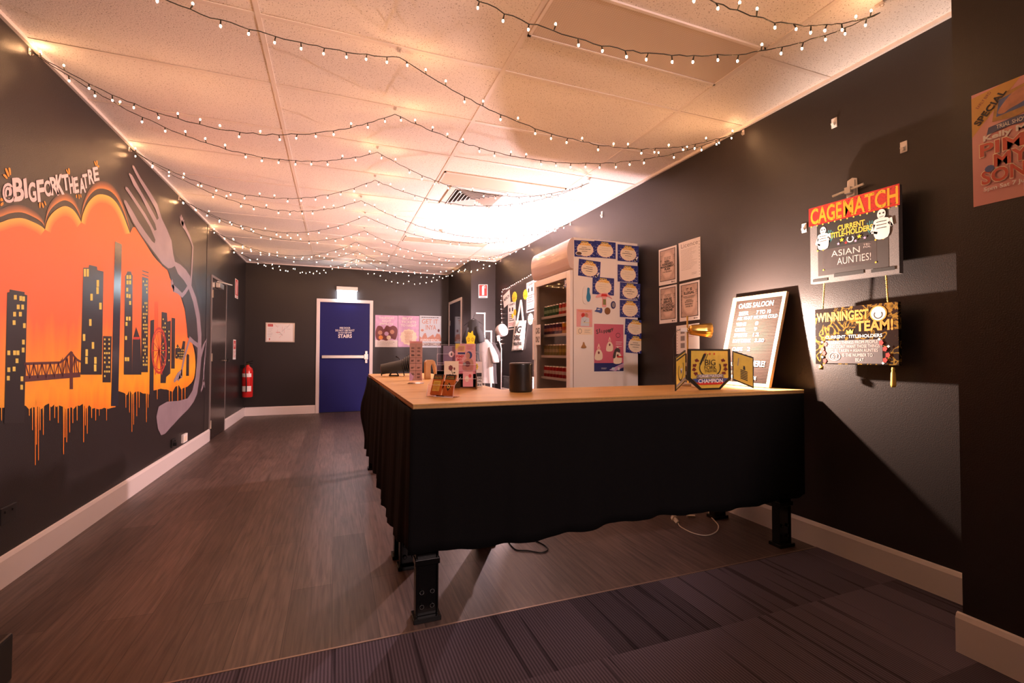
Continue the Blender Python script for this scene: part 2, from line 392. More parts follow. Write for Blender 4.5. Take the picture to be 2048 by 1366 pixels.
# skirtings
def skirt(name, pts, inward, h=.15):
    mb = MB(); (x0, y0), (x1, y1) = pts; ix, iy = inward
    prof = [(0, 0), (.016, 0), (.016, h-.02), (.009, h-.004), (0, h)]
    a = [Vector((x0+ix*p, y0+iy*p, q)) for p, q in prof]
    mb.prism(a, Vector((x1-x0, y1-y0, 0)), M_white); return struct(mb.build(name))
skirt('baseboard_left', ((XL, Yend), (XL, 6.83)), (1, 0)); skirt('baseboard_left', ((XL, 7.70), (XL, YB)), (1, 0))
skirt('baseboard_back', ((XL+.017, YB), (-.33, YB)), (0, -1)); skirt('baseboard_back', ((.69, YB), (2.14, YB)), (0, -1))
skirt('baseboard_right', ((XR(1.05), 1.05), (XR(7.57), 7.57)), (-1, 0), .14)
skirt('baseboard_right', ((2.22, Yend), (2.22, 1.066)), (-1, 0)); skirt('baseboard_right', ((2.14, 7.57), (2.14, 8.1)), (-1, 0))
# ceiling grid
g = MB()
for k in range(4):
    x = -.353+1.213*k
    if k < 3: g.box((x-.012, Yend, ZC-.004), (x+.012, YB, ZC), M_tbar)
y = 2.415-.608*8
while y < YB:
    g.box((XL, y-.012, ZC-.0035), (min(XR(y), 2.64), y+.012, ZC), M_tbar); y += .608
g.box((XL, Yend, ZC-.02), (XL+.018, YB, ZC), M_tbar); g.box((XL, YB-.018, ZC-.02), (2.14, YB, ZC), M_tbar)
g.prism([(XR(1.05)-.018, 1.05, ZC-.02), (XR(1.05), 1.05, ZC-.02), (XR(7.57), 7.57, ZC-.02), (XR(7.57)-.018, 7.57, ZC-.02)], (0, 0, .02), M_tbar)
g.box((2.122, 7.57, ZC-.02), (2.14, YB, ZC), M_tbar); g.box((2.122, 7.552, ZC-.02), (2.57, 7.57, ZC), M_tbar)
struct(g.build('trim_2', origin=(0, 0, ZC)))
# wall seam
struct(MB().box((XL, 6.60, .15), (XL+.003, 6.612, ZC-.02), M_ink).build('trim_3'))

# ------------------------------------------------------------------ ceiling fittings
def prism_mat():
    m = mat('prismatic_diffuser', (.60, .50, .42), .35); nt = m.node_tree; b = nt.nodes['Principled BSDF']
    tc = nt.nodes.new('ShaderNodeTexCoord'); v = nt.nodes.new('ShaderNodeTexVoronoi'); v.inputs['Scale'].default_value = 90; v.distance = 'CHEBYCHEV'; v.inputs['Randomness'].default_value = 0
    r = nt.nodes.new('ShaderNodeMix'); r.data_type = 'RGBA'; r.inputs['A'].default_value = (.72, .60, .52, 1); r.inputs['B'].default_value = (.40, .32, .26, 1)
    nt.links.new(tc.outputs['Object'], v.inputs['Vector']); nt.links.new(v.outputs['Distance'], r.inputs['Factor']); nt.links.new(r.outputs['Result'], b.inputs['Base Color']); return m
M_diff = prism_mat()
def troffer(x0, x1, y0, y1, label):
    t = thing('ceiling_light', ((x0+x1)/2, (y0+y1)/2, ZC-.012), label, 'ceiling light', 'switched off ceiling light panels')
    fr = MB()
    for lo, hi in (((x0, y0), (x1, y0+.014)), ((x0, y1-.014), (x1, y1)), ((x0, y0), (x0+.014, y1)), ((x1-.014, y0), (x1, y1))):
        fr.box((lo[0], lo[1], ZC-.010), (hi[0], hi[1], ZC-.0005), M_tbar)
    fr.build('frame', t)
    MB().box((x0+.014, y0+.014, ZC-.007), (x1-.014, y1-.014, ZC-.001), M_diff).build('diffuser', t)
    MB().box((x0, y1, ZC-.006), (x1, y1+.006, ZC-.0005), M_ink).build('gap_shade_strip', t)  # thin black strip paints the shaded gap along the panel edge
troffer(.875, 2.06, 1.74, 2.09, 'switched off ceiling light panel nearest the camera, above the counter')
troffer(.875, 2.06, 3.95, 4.24, 'switched off ceiling light panel beside the square air vent')
troffer(.875, 2.06, 6.36, 6.66, 'switched off ceiling light panel behind the smoke detector over the merchandise corner')
troffer(-.34, .85, 8.22, 8.52, 'switched off ceiling light panel near the blue fire door')
# four way vent
t = thing('ceiling_vent', (1.28, 4.54, ZC-.03), 'square white slatted air vent in the ceiling', 'air vent')
fr = MB(); cx, cy, hw = 1.30, 4.54, .29
for k in range(1): 
    a, b = hw, hw-.05
    P = [(cx-a, cy-a), (cx+a, cy-a), (cx+a, cy+a), (cx-a, cy+a)]; Q = [(cx-b, cy-b), (cx+b, cy-b), (cx+b, cy+b), (cx-b, cy+b)]
    for i in range(4):
        j = (i+1) % 4; fr.prism([(*P[i], ZC-.012), (*P[j], ZC-.012), (*Q[j], ZC-.018), (*Q[i], ZC-.018)], (0, 0, .01), M_whitepl)
fr.build('frame', t)
MB().box((cx-.24, cy-.24, ZC-.003), (cx+.24, cy+.24, ZC-.001), M_ink).build('duct_shade', t)  # flat black plate paints the shade inside the vent cavity
for k in range(6):
    a = .235-k*.037; b = a-.02; sl = MB()
    P = [(cx-a, cy-a), (cx+a, cy-a), (cx+a, cy+a), (cx-a, cy+a)]; Q = [(cx-b, cy-b), (cx+b, cy-b), (cx+b, cy+b), (cx-b, cy+b)]
    for i in range(4):
        j = (i+1) % 4; sl.add([(*P[i], ZC-.022), (*P[j], ZC-.022), (*Q[j], ZC-.005), (*Q[i], ZC-.005), (*P[i], ZC-.024), (*P[j], ZC-.024), (*Q[j], ZC-.007), (*Q[i], ZC-.007)], [(0, 1, 2, 3), (7, 6, 5, 4), (0, 4, 5, 1), (2, 6, 7, 3)], M_whitepl)
    sl.build('slat', t)
for (x, y, lb) in ((1.30, 5.89, 'round smoke detector on the brightly lit ceiling over the merchandise corner'), (.19, 8.9, 'small round smoke detector on the ceiling near the blue fire door')):
    tag(MB().lathe((x, y, ZC), (0, 0, -1), [(.05, 0), (.05, .012), (.04, .016), (.036, .032), (.022, .042), (0, .044)], M_whitepl).build('smoke_detector'), lb, 'smoke detector')

# ------------------------------------------------------------------ fairy lights
M_wire = mat('dark_green_wire', (.010, .012, .008), .6)
def bulb_mat():
    m = bpy.data.materials.new('warm_bulb_glow'); m.use_nodes = True; nt = m.node_tree; nt.nodes.clear()
    o = nt.nodes.new('ShaderNodeOutputMaterial'); e = nt.nodes.new('ShaderNodeEmission'); e.inputs[0].default_value = (1, .50, .22, 1); e.inputs[1].default_value = BULB_POWER
    nt.links.new(e.outputs[0], o.inputs[0]); return m
M_bulb = bulb_mat()
def bulb_mesh(sg):
    me = bpy.data.meshes.new('bulb'); mb = MB().lathe((0, 0, 0), (0, 0, sg), [(.0012, 0), (.0040, .002), (.0052, .006), (.0045, .010), (.0022, .0135), (0, .0145)], M_bulb, 7)
    me.from_pydata(mb.v, [], mb.f); me.materials.append(M_bulb)
    for p in me.polygons: p.use_smooth = True
    return me
BM = {1: bulb_mesh(1), -1: bulb_mesh(-1)}
def string(label, segs, spacing=.105, seed=0, group=None, wire=.0022, name='string_light', scale=1):
    r = random.Random(seed); mb = MB(); bulbs = []
    for A, B, sag in segs:
        A = Vector(A); B = Vector(B); L = (B-A).length*(1+2.67*(sag/(B-A).length)**2); n = max(2, int(L/spacing)); N = n*3
        pts = []; hd = Vector((B.x-A.x, B.y-A.y, 0)).normalized(); sd = Vector((-hd.y, hd.x, 0))
        for i in range(N+1):
            t = i/N; p = A.lerp(B, t); p.z -= 4*sag*t*(1-t)
            if 0 < i < N: p += sd*r.uniform(-.004, .004)+Vector((0, 0, r.uniform(-.004, .004)))
            pts.append(p)
        mb.tube(pts, wire*scale, M_wire, 5)
        for k in range(n):
            p = pts[k*3+1]; sg = 1 if r.random() < .33 and p.z < ZC-.06 else -1
            d = (sd*r.uniform(-.5, .5)+hd*r.uniform(-.4, .4)+Vector((0, 0, sg))).normalized()
            q = p+d*.020*scale; mb.cyl(p, q, .0026*scale, M_wire, 5, .0034*scale); bulbs.append((q+d*.0*scale, sg))
    w = mb.build('wire'); o = WL[w.name].copy()
    root = thing(name, o, label, 'string lights', group)
    w.parent = root; w.location = (0, 0, 0)
    proto = {}
    for q, sg in bulbs:
        if sg not in proto:
            b = bpy.data.objects.new('bulb', BM[sg]); proto[sg] = b
        else: b = proto[sg].copy()
        C.objects.link(b); b.parent = root; b.location = q-o; b.scale = (scale*.82,)*3
    return root
HZ = 2.655
CX = [.30, .30, .296, .344, .287, .316, .23, .299, .33, .26, .30, .31, .30]
CYs = [1.22, 1.83, 2.43, 3.03, 3.66, 4.27, 4.90, 5.45, 6.12, 6.80, 7.40, 8.00, 8.60]
LY = [1.85-1.21, 1.85, 3.06, 4.286, 5.49, 6.748, 7.947]
rh = {0: (2.27, 1.33), 1: (2.27, 1.33), 2: (2.595, 2.41), 3: (2.595, 2.41), 4: (2.128, 3.64), 5: (2.128, 3.64), 6: (2.585, 4.89), 7: (2.585, 4.89),
      8: (2.57, 6.11), 9: (2.57, 6.11), 10: (2.55, 7.3), 11: (2.55, 7.3), 12: (2.12, 8.5)}
desc = ['nearest the camera, crossing the top right corner of the photo', 'second from the camera, sweeping over the near ceiling light panel',
 'third from the camera, ending on the right wall above the letter board', 'fourth from the camera, meeting the third at the right wall hook',
 'running just in front of the square air vent', 'passing directly under the square air vent', 'just behind the square air vent, ending above the fridge',
 'second behind the square air vent, ending above the fridge', 'over the middle of the room, level with the far smoke detector', 'crossing behind the far smoke detector of the merchandise corner',
 'third from the back wall, over the far end of the room', 'second from the back wall', 'nearest the back wall, hanging in front of the dark wall']
for i in range(13):
    c = (CX[i], CYs[i], HZ); l = (XL+.01, LY[min(6, i//2 if i % 2 == 1 else i//2)], HZ)
    li = {0: 0, 1: 1, 2: 1, 3: 2, 4: 2, 5: 3, 6: 3, 7: 4, 8: 4, 9: 5, 10: 5, 11: 6, 12: 6}[i]
    l = (XL+.012, LY[li], HZ)
    sl = .26 if i not in (2,) else .17
    if i == 12: sl = .22
    R = rh[i]; sr = .27 if i not in (4, 5) else .22
    segs = [(c, (R[0], R[1], HZ), sr)]
    segs = [(l, c, sl)] + segs
    string('fairy light string '+desc[i], segs, seed=i+3, group='fairy light strings swagged under the ceiling')
# hooks
M_clip = mat('clear_clip_plastic', (.55, .48, .45), .2)
def hook(name, p, n, label, group, s=1.0, cat='hook'):
    p = Vector(p); n = Vector(n); up = Vector((0, 0, 1)) if abs(n.z) < .5 else Vector((0, 1, 0)); sd = n.cross(up)
    mb = MB(); mb.obox(p+n*.002*s, sd*.009*s, up*.017*s, n*.002*s, M_clip)
    mb.tube([p+n*.004*s+up*.002*s, p+n*.016*s-up*.004*s, p+n*.02*s-up*.012*s, p+n*.014*s-up*.018*s, p+n*.009*s-up*.012*s], .0022*s, M_clip, 6)
    return tag(mb.build(name), label, cat, group)
for y in LY[1:]: hook('adhesive_hook', (XL, y, HZ), (1, 0, 0), 'small clear hook high on the mural wall holding fairy lights', 'clear hooks along the left wall')
for x, y in zip(CX[1:], CYs[1:]): hook('ceiling_clip', (x, y, ZC-.004), (0, 0, -1), 'small clear clip on the ceiling grid holding fairy lights mid room', 'clear clips along the middle of the ceiling')
for k in (0, 4): hook('ceiling_clip', (rh[k][0], rh[k][1], ZC-.004), (0, 0, -1), ('clear clip on the ceiling right of the near light panel', 0, 0, 0, 'clear clip on the ceiling above the fridge front')[k], 'clear clips on the right of the ceiling')
for k in (2, 6, 8, 10): hook('adhesive_hook', (XR(rh[k][1])-.0, rh[k][1], HZ), (-1, 0, 0), 'small clear hook at the top of the right wall holding fairy lights', 'clear hooks along the right wall')

# ------------------------------------------------------------------ doors
def door_frame(name_n, O, U, n, w, h, m_leaf, m_frame, fw=.045, depth=.02, wall=None):
    pass
# blue fire door (back wall)
x0, x1, zt = -.326, .67, 2.10
d = thing('door_1', (.17, YB, 0), None, None); d['kind'] = 'structure'
fr = MB()
for lo, hi in (((x0, 0), (x0+.06, zt)), ((x1-.06, 0), (x1, zt)), ((x0+.06, zt-.06), (x1-.06, zt))):
    fr.box((lo[0], YB-.03, lo[1]), (hi[0], YB+.02, hi[1]), M_white)
fr.build('door_frame', d, bevel=.004)
M_bluedoor = mat('blue_door_paint', (.006, .008, .12), .5, spec=.25, bump=.08, scale=90)
MB().box((x0+.06, YB-.012, .012), (x1-.06, YB+.02, zt-.06), M_bluedoor).build('door_leaf', d)
s = Sheet(*quad(lambda a, b: ony(a, b, YB-.0125), (671, 654), (709, 654), (671, 676)), None, thick=0)
s.text('FIRE DOOR', .22, .83, .78, 1.0, M_paper, .02); s.text('DO NOT OBSTRUCT', 0, .60, 1, .78, M_paper, .02); s.text('DO NOT KEEP OPEN', .15, .40, .85, .55, M_paper, .02); s.text('STAIRS', .14, 0, .86, .34, M_paper, .03)
s.done('lettering', None, None, parent=d)
p0 = ony(646, 716, YB-.05); p1 = ony(734, 716, YB-.05); zc = 1.03
b = MB().box((x0+.10, YB-.075, zc-.028), (x1-.16, YB-.045, zc+.028), M_chrome).box((x0+.10, YB-.045, zc-.02), (x0+.14, YB-.012, zc+.02), M_chrome)
b.build('push_bar', d, bevel=.004)
MB().box((x1-.16, YB-.075, zc-.05), (x1-.085, YB-.012, zc+.05), M_chrome).box((x1-.14, YB-.03, zc-.12), (x1-.095, YB-.012, zc+.11), M_chrome).build('lock_plate', d, bevel=.004)
# left door (flush, black, thin pale frame)
d = thing('door_2', (XL, 7.26, 0), None, None); d['kind'] = 'structure'
ya, yb, zt = 6.86, 7.67, 2.07
fr = MB()
for lo, hi in (((ya-.03, 0), (ya, zt)), ((yb, 0), (yb+.03, zt)), ((ya-.03, zt), (yb+.03, zt+.03))): fr.box((XL, lo[0], lo[1]), (XL+.012, hi[0], hi[1]), mat('worn_frame_paint', (.22, .18, .17), .4))
fr.build('door_frame', d)
M_doorblk = mat('black_gloss_door', (.028, .02, .018), .22)
MB().box((XL, ya, .01), (XL+.009, yb, zt), M_doorblk).build('door_leaf', d)
for z in (.20, 1.05, 1.86): MB().box((XL+.009, ya-.02, z-.05), (XL+.016, ya+.025, z+.05), M_chrome).cyl((XL+.018, ya, z-.05), (XL+.018, ya, z+.05), .006, M_chrome, 8).build('hinge', d)
MB().cyl((XL+.009, yb-.06, 1.0), (XL+.05, yb-.06, 1.0), .008, M_chrome, 10).cyl((XL+.045, yb-.06, 1.0), (XL+.065, yb-.06, 1.0), .022, M_blackpl, 14).build('door_knob', d)
cl = MB().box((XL+.012, ya+.16, zt-.11), (XL+.06, ya+.40, zt-.045), M_chrome); cl.obox((XL+.06, ya+.42, zt-.02), (.06, .16, 0), (-.008, .004, 0), (0, 0, .008), M_chrome); cl.build('door_closer', d, bevel=.003)
# dark door on the alcove side wall
d = thing('door_3', (2.14, 8.66, 0), None, None); d['kind'] = 'structure'
ya, yb, zt = 8.17, 9.17, 2.12
fr = MB()
for lo, hi in (((ya, 0), (ya+.05, zt)), ((yb-.05, 0), (yb, zt)), ((ya+.05, zt-.05), (yb-.05, zt))): fr.box((2.125, lo[0], lo[1]), (2.14, hi[0], hi[1]), M_white)
fr.build('door_frame', d)
MB().box((2.132, ya+.05, .01), (2.14, yb-.05, zt-.05), mat('dark_blue_gloss_door', (.012, .014, .04), .08)).build('door_leaf', d)
for z in (.3, 1.7): MB().box((2.118, yb-.07, z-.05), (2.127, yb-.04, z+.05), M_chrome).build('hinge', d)

# exit sign
a = ony(673, 573, YB-.05); b = ony(713, 601, YB-.05)
e = thing('exit_sign', ((a.x+b.x)/2, YB-.04, 2.10), 'glowing white exit sign box over the blue fire door', 'exit sign')
MB().box((a.x-.0, YB-.085, 2.265), (b.x+.02, YB, 2.335), M_whitepl).build('housing', e, bevel=.006)
M_exit = mat('exit_sign_glow', (.72, .86, 1.0), .4, emit=EXIT_POWER)
MB().box((a.x+.02, YB-.065, 2.105), (b.x, YB-.01, 2.264), M_exit).build('lit_panel', e)
s = Sheet((a.x+.06, YB-.0653, 2.13), (b.x-a.x-.1, 0, 0), (0, 0, .11), None, thick=0); MG = mat('exit_green_glow', (.25, .9, .55), .4, emit=9)
s.disc(.32, .86, .05, .10, MG); s.line([(.30, .74), (.26, .40), (.38, .05)], .13, MG, up=False); s.line([(.26, .4), (.10, .12)], .13, MG, up=False); s.line([(.16, .62), (.42, .62)], .10, MG, up=False); s.rect(.55, .0, .85, 1, MG, up=False)
s.done('pictogram', None, None, parent=e)
# evacuation plan
def frame_box(root, O, U, V, m, fw=.018, th=.015):
    O, U, V = Vector(O), Vector(U), Vector(V); u, v = U.normalized(), V.normalized(); n = u.cross(v); mb = MB(); a, b = U.length, V.length
    def bar(x0, y0, x1, y1): mb.prism([O+u*x0+v*y0, O+u*x1+v*y0, O+u*x1+v*y1, O+u*x0+v*y1], n*th, m)
    bar(0, 0, a, fw); bar(0, b-fw, a, b); bar(0, fw, fw, b-fw); bar(a-fw, fw, a, b-fw)
    return mb.build('frame', root)
O, U, V = quad(lambda a, b: ony(a, b, YB-.001), (531, 645), (589, 646), (531, 684)); V = Vector((0, 0, V.z)); U = Vector((U.x, 0, 0))
t = thing('evacuation_plan', O+U/2, 'framed red and white evacuation plan on the dark back wall', 'notice')
frame_box(t, O, U, V, M_chrome)
s = Sheet(O, U, V, M_paper, .006); s.rect(.07, .80, .25, .92, M_red); s.scrib(.07, .25, .25, .75, M_grey, 6, .012); s.text('EVACUATION DIAGRAM', .085, .84, .235, .88, M_paper)
for q in range(16):
    r = random.Random(q); x, y = r.uniform(.36, .8), r.uniform(.15, .85); s.line([(x, y), (x+r.choice((-.12, .12, 0)), y+r.choice((0, .2, -.2)))], .006, random.choice((M_red, M_grey, M_ink)), up=False)
s.line([(.35, .5), (.5, .5)], .02, M_red); s.rect(.12, .1, .15, .2, M_red)
s.done('plan_sheet', None, None, parent=t)

# ------------------------------------------------------------------ back wall posters
F = lambda a, b: ony(a, b, YB-.0005)
def bw(tl, tr, bl): O, U, V = quad(F, tl, tr, bl); return O, Vector((U.x, 0, 0)), Vector((0, 0, V.z))
s = Sheet(*bw((750, 630), (795, 631), (750, 694)), M_lilac)
s.rect(0, 0, 1, .22, M_paper); s.text('THURSDAY', .15, .88, .85, .95, M_paper, .02); s.text('NIGHT', .3, .78, .7, .86, M_paper, .02); s.text('IMPROV', .2, .69, .8, .76, M_paper, .02)
s.poly(smooth([(.03, .3), (.02, .5), (.12, .66), (.3, .64), (.38, .56), (.5, .68), (.65, .64), (.8, .68), (.97, .6), (.98, .4), (.9, .24), (.7, .27), (.5, .2), (.3, .24), (.15, .2)]), M_maroon)
for x, y, m in ((.22, .45, M_skin), (.5, .42, M_lilac), (.75, .48, M_skin), (.6, .3, M_cream), (.25, .3, M_orange)): s.disc(x, y, .10, .07, m, 10)
s.scrib(.1, .04, .9, .18, M_grey, 3, .01); s.done('poster', 'pink improv poster on the back wall, beside the blue door frame', 'poster', 'row of three posters on the back wall')
s = Sheet(*bw((796, 631), (838, 631), (796, 694)), M_lilac)
s.text('BUY', .2, .87, .7, .95, M_paper, .03); s.text('TICKETS', .15, .76, .85, .84, M_paper, .03); s.text('TO NIGHT', .12, .65, .88, .73, M_paper, .03)
s.disc(.5, .32, .42, .27, M_cream, 24, jag=.12); s.scrib(.28, .14, .72, .5, M_skin, 9, .02, centre=True)
s.done('poster', 'pink ticket poster with a pale jagged panel, middle of the three back wall posters', 'poster', 'row of three posters on the back wall')
M_ltblue = mat('pale_blue_print', (.60, .68, .76), .5)
s = Sheet(*bw((839, 631), (882, 634), (839, 695)), M_ltblue)
s.scrib(.08, .92, .92, .97, M_ink, 1, .02); s.text('GET IT', .1, .75, .85, .89, M_skin, .01); s.text('INYA', .28, .56, .76, .71, M_skin, .01)
s.poly([(0, .2), (0, .36), (.1, .3), (.2, .44), (.28, .46), (.36, .3), (.5, .36), (.62, .42), (.7, .32), (.8, .45), (.95, .42), (1, .3), (1, .2)], M_skin)
s.text('EXPERIMENTAL', .05, .19, .95, .27, M_paper, .03); s.rect(0, .06, 1, .15, mat('brown_print', (.14, .08, .06), .5)); s.text('SKETCH COMEDY', .05, .075, .95, .14, M_paper, .03)
s.disc(.12, .54, .07, .04, M_skin, 8); s.disc(.88, .54, .05, .05, M_maroon, 8)
s.done('poster', 'pale blue comedy poster, furthest of the back wall posters from the blue door', 'poster', 'row of three posters on the back wall')
# safety signs
def fire_sign(O, U, V, label):
    s = Sheet(O, U, V, M_paper, .003); s.rect(.06, .14, .94, .97, M_red); s.poly([(.38, .2), (.62, .2), (.62, .8), (.56, .9), (.44, .9), (.38, .8)], M_paper); s.line([(.5, .88), (.7, .92), (.72, .7)], .03, M_paper); s.rect(.2, .04, .8, .08, M_red)
    return s.done('fire_sign', label, 'safety sign')
O, U, V = quad(lambda a, b: ony(a, b, 7.569), (957, 569), (975, 569), (957, 596)); fire_sign(O, U, V, 'red and white fire extinguisher sign on the pale lit alcove wall')
fl = lambda a, b: onx(a, b, XL+.0005)
def lw(ya, yb, za, zb): return Vector((XL+.0005, ya, za)), Vector((0, yb-ya, 0)), Vector((0, 0, zb-za))
fire_sign(*lw(8.33, 8.56, 1.97, 2.27), 'red sign high on the left wall above the fire extinguisher')
s = Sheet(*lw(8.25, 8.45, 1.0, 1.31), M_paper, .003); s.rect(.08, .52, .92, .95, M_red); s.star(.5, .73, .15, M_paper); s.scrib(.1, .1, .9, .45, M_red, 5, .03); s.done('instruction_sign', 'small red and white instruction plate just above the fire extinguisher', 'safety sign')
# fire extinguisher
ex, ey = XL+.11, 8.86
t = thing('fire_extinguisher', (ex, ey, .36), 'red fire extinguisher hanging on the left wall by the corner', 'fire extinguisher')
MB().lathe((ex, ey, .36), (0, 0, 1), [(0, 0), (.07, 0), (.082, .012), (.082, .43), (.07, .48), (.03, .52), (.024, .54)], mat('extinguisher_red', (.60, .02, .018), .22), 24).build('cylinder', t)
for z0, z1, m in ((.70, .76, M_paper), (.46, .55, M_paper)):
    s = MB(); n = 9; vs = []; fs = []
    for k in range(n+1):
        q = math.radians(-150+110*k/n)
        for z in (z0, z1): vs.append((ex+.0828*math.cos(q), ey+.0828*math.sin(q), z))
    s.add(vs, [(2*k, 2*k+2, 2*k+3, 2*k+1) for k in range(n)], m, True)
    s.build('label_band', t)
MB().cyl((ex, ey, .90), (ex, ey, .93), .022, M_brass).obox((ex+.03, ey-.01, .955), (.05, 0, .012), (0, .009, 0), (0, 0, .004), M_blackmet).obox((ex+.03, ey-.01, .93), (.045, 0, -.006), (0, .009, 0), (0, 0, .004), M_blackmet).build('valve_handle', t)
MB().tube([(ex, ey-.02, .92), (ex-.02, ey-.10, .90), (ex-.01, ey-.12, .80), (ex, ey-.095, .60), (ex, ey-.095, .45)], .008, M_blackpl, 8).build('hose', t)
MB().box((XL, ey-.03, .84), (ex-.05, ey+.03, .90), M_blackmet).build('bracket', t)

# ------------------------------------------------------------------ mural on the left wall (flat paint)
KX, KY = 2.0688, 2.0697
def mw(cx, cy, h=.001):
    p = onx(cx/KX, 300+cy/KY, XL); return Vector((XL+h, p.y, p.z))
def vcol_mat(name):
    m = bpy.data.materials.new(name); m.use_nodes = True; nt = m.node_tree; b = nt.nodes['Principled BSDF']; a = nt.nodes.new('ShaderNodeVertexColor'); a.layer_name = 'pigment'
    nt.links.new(a.outputs['Color'], b.inputs['Base Color']); b.inputs['Roughness'].default_value = .45; return m
M_spray = vcol_mat('airbrushed_paint')
def sky_mat():
    m = bpy.data.materials.new('orange_mural_paint'); m.use_nodes = True; nt = m.node_tree; b = nt.nodes['Principled BSDF']; L = nt.links.new
    tc = nt.nodes.new('ShaderNodeTexCoord'); mp = nt.nodes.new('ShaderNodeMapping'); mp.inputs['Scale'].default_value = (1, 5, .7)
    n = nt.nodes.new('ShaderNodeTexNoise'); n.inputs['Scale'].default_value = 2.5; n.inputs['Detail'].default_value = 4
    sp = nt.nodes.new('ShaderNodeSeparateXYZ'); ma = nt.nodes.new('ShaderNodeMath'); ma.operation = 'MULTIPLY_ADD'; ma.inputs[1].default_value = .35
    L(tc.outputs['Object'], mp.inputs[0]); L(mp.outputs[0], n.inputs['Vector']); L(tc.outputs['Object'], sp.inputs[0]); L(n.outputs['Fac'], ma.inputs[0]); L(sp.outputs['Z'], ma.inputs[2])
    r = nt.nodes.new('ShaderNodeValToRGB'); e = r.color_ramp.elements
    e[0].position = .40; e[0].color = (1, .25, .012, 1); e[1].position = .60; e[1].color = (1, .42, .015, 1)
    for p, c in ((.92, (1, .22, .03, 1)), (1.0, (1, .17, .035, 1))): q = e.new(p); q.color = c
    L(ma.outputs[0], r.inputs['Fac']); L(r.outputs[0], b.inputs['Base Color']); b.inputs['Roughness'].default_value = .5; return m
M_sky = sky_mat()
M_bld = mat('mural_dark_grey', (.028, .022, .022), .35)
M_bldg = mat('mural_gloss_black', (.03, .03, .036), .24)
M_win = mat('mural_window_yellow', (.85, .64, .10), .5, noise=.2, scale=12)
M_fork = mat('mural_lilac_grey', (.30, .23, .26), .45, noise=.25, scale=6)
M_let = mat('mural_letter_white', (.86, .66, .64), .5)
M_mo = mat('mural_accent_orange', (.95, .32, .012), .5)
mural = thing('wall_mural', mw(400, 1000, 0), 'painted orange city skyline mural with a long-legged fork, covering the black left wall', 'mural')
def mpoly(mb, pts, m, h):
    P = [mw(x, y, h) for x, y in pts]
    A = sum(P[i].y*P[(i+1) % len(P)].z-P[(i+1) % len(P)].y*P[i].z for i in range(len(P)))
    if A < 0: P = P[::-1]
    mb.add(P, [tuple(range(len(P)))], m)
def strip(mb, a, b, ca, cb, h):      # airbrushed band between two polylines
    n = len(a); base = len(mb.v)
    if mb.col is None: mb.col = {}
    vs = [mw(x, y, h) for x, y in a]+[mw(x, y, h) for x, y in b]
    mb.add(vs, [(i, i+1, n+i+1, n+i) for i in range(n-1)], M_spray, True)
    for i in range(n): mb.col[base+i] = ca+(1,); mb.col[base+n+i] = cb+(1,)
arc = [(-300, 330), (-200, 300), (-60, 312), (0, 300), (40, 286), (90, 282), (140, 300), (170, 316), (185, 329)]
arc2 = [(185, 329), (192, 300), (208, 270), (235, 245), (268, 232), (300, 246), (322, 275), (335, 299)]
arc3 = [(335, 299), (343, 262), (366, 215), (402, 185), (445, 189), (478, 215), (505, 262), (524, 310), (537, 345)]
A1, A2, A3 = smooth(arc, 4, False), smooth(arc2, 4, False), smooth(arc3, 4, False)
right = [(548, 322), (560, 320), (580, 352), (605, 392), (632, 436), (662, 470), (690, 492), (702, 530), (720, 560), (740, 590), (757, 640), (767, 680), (773, 740), (778, 775), (795, 800), (806, 850), (808, 900), (802, 945), (790, 965)]
rnd = random.Random(3)
bottom = []
x = 775
while x > -300:
    base = 985 if x > 640 else (1000 if x > 490 else 1060); bottom.append((x, base+rnd.uniform(-12, 16))); x -= rnd.uniform(9, 16)
field = A1[:-1]+A2[:-1]+A3+smooth(right, 2, False)+bottom
mb = MB(); mpoly(mb, field, M_sky, .001)
# drips
for x0, ln in [(5, 60), (-60, 120), (-150, 90), (120, 40), (133, 100), (145, 245), (150, 160), (158, 225), (165, 100), (178, 120), (205, 60), (225, 50), (240, 70), (262, 200), (268, 130), (275, 150), (287, 110), (300, 70), (318, 60), (345, 150), (352, 80), (360, 115), (378, 50), (395, 60), (410, 40), (440, 60), (520, 60), (535, 80), (545, 160), (552, 130), (565, 95), (575, 60), (605, 120), (612, 60), (650, 40), (700, 60), (712, 50), (735, 55), (752, 45), (765, 40)]:
    b = 990 if x0 > 640 else (1005 if x0 > 490 else 1058); w2 = 1.6 if x0 < 400 else 1.1
    mpoly(mb, [(x0-w2*2, b-20), (x0+w2*2, b-20), (x0+w2, b+ln*.4), (x0+w2*.9, b+ln), (x0, b+ln+3), (x0-w2*.9, b+ln), (x0-w2, b+ln*.4)], M_sky, .0013)
mb.build('orange_sky', mural)
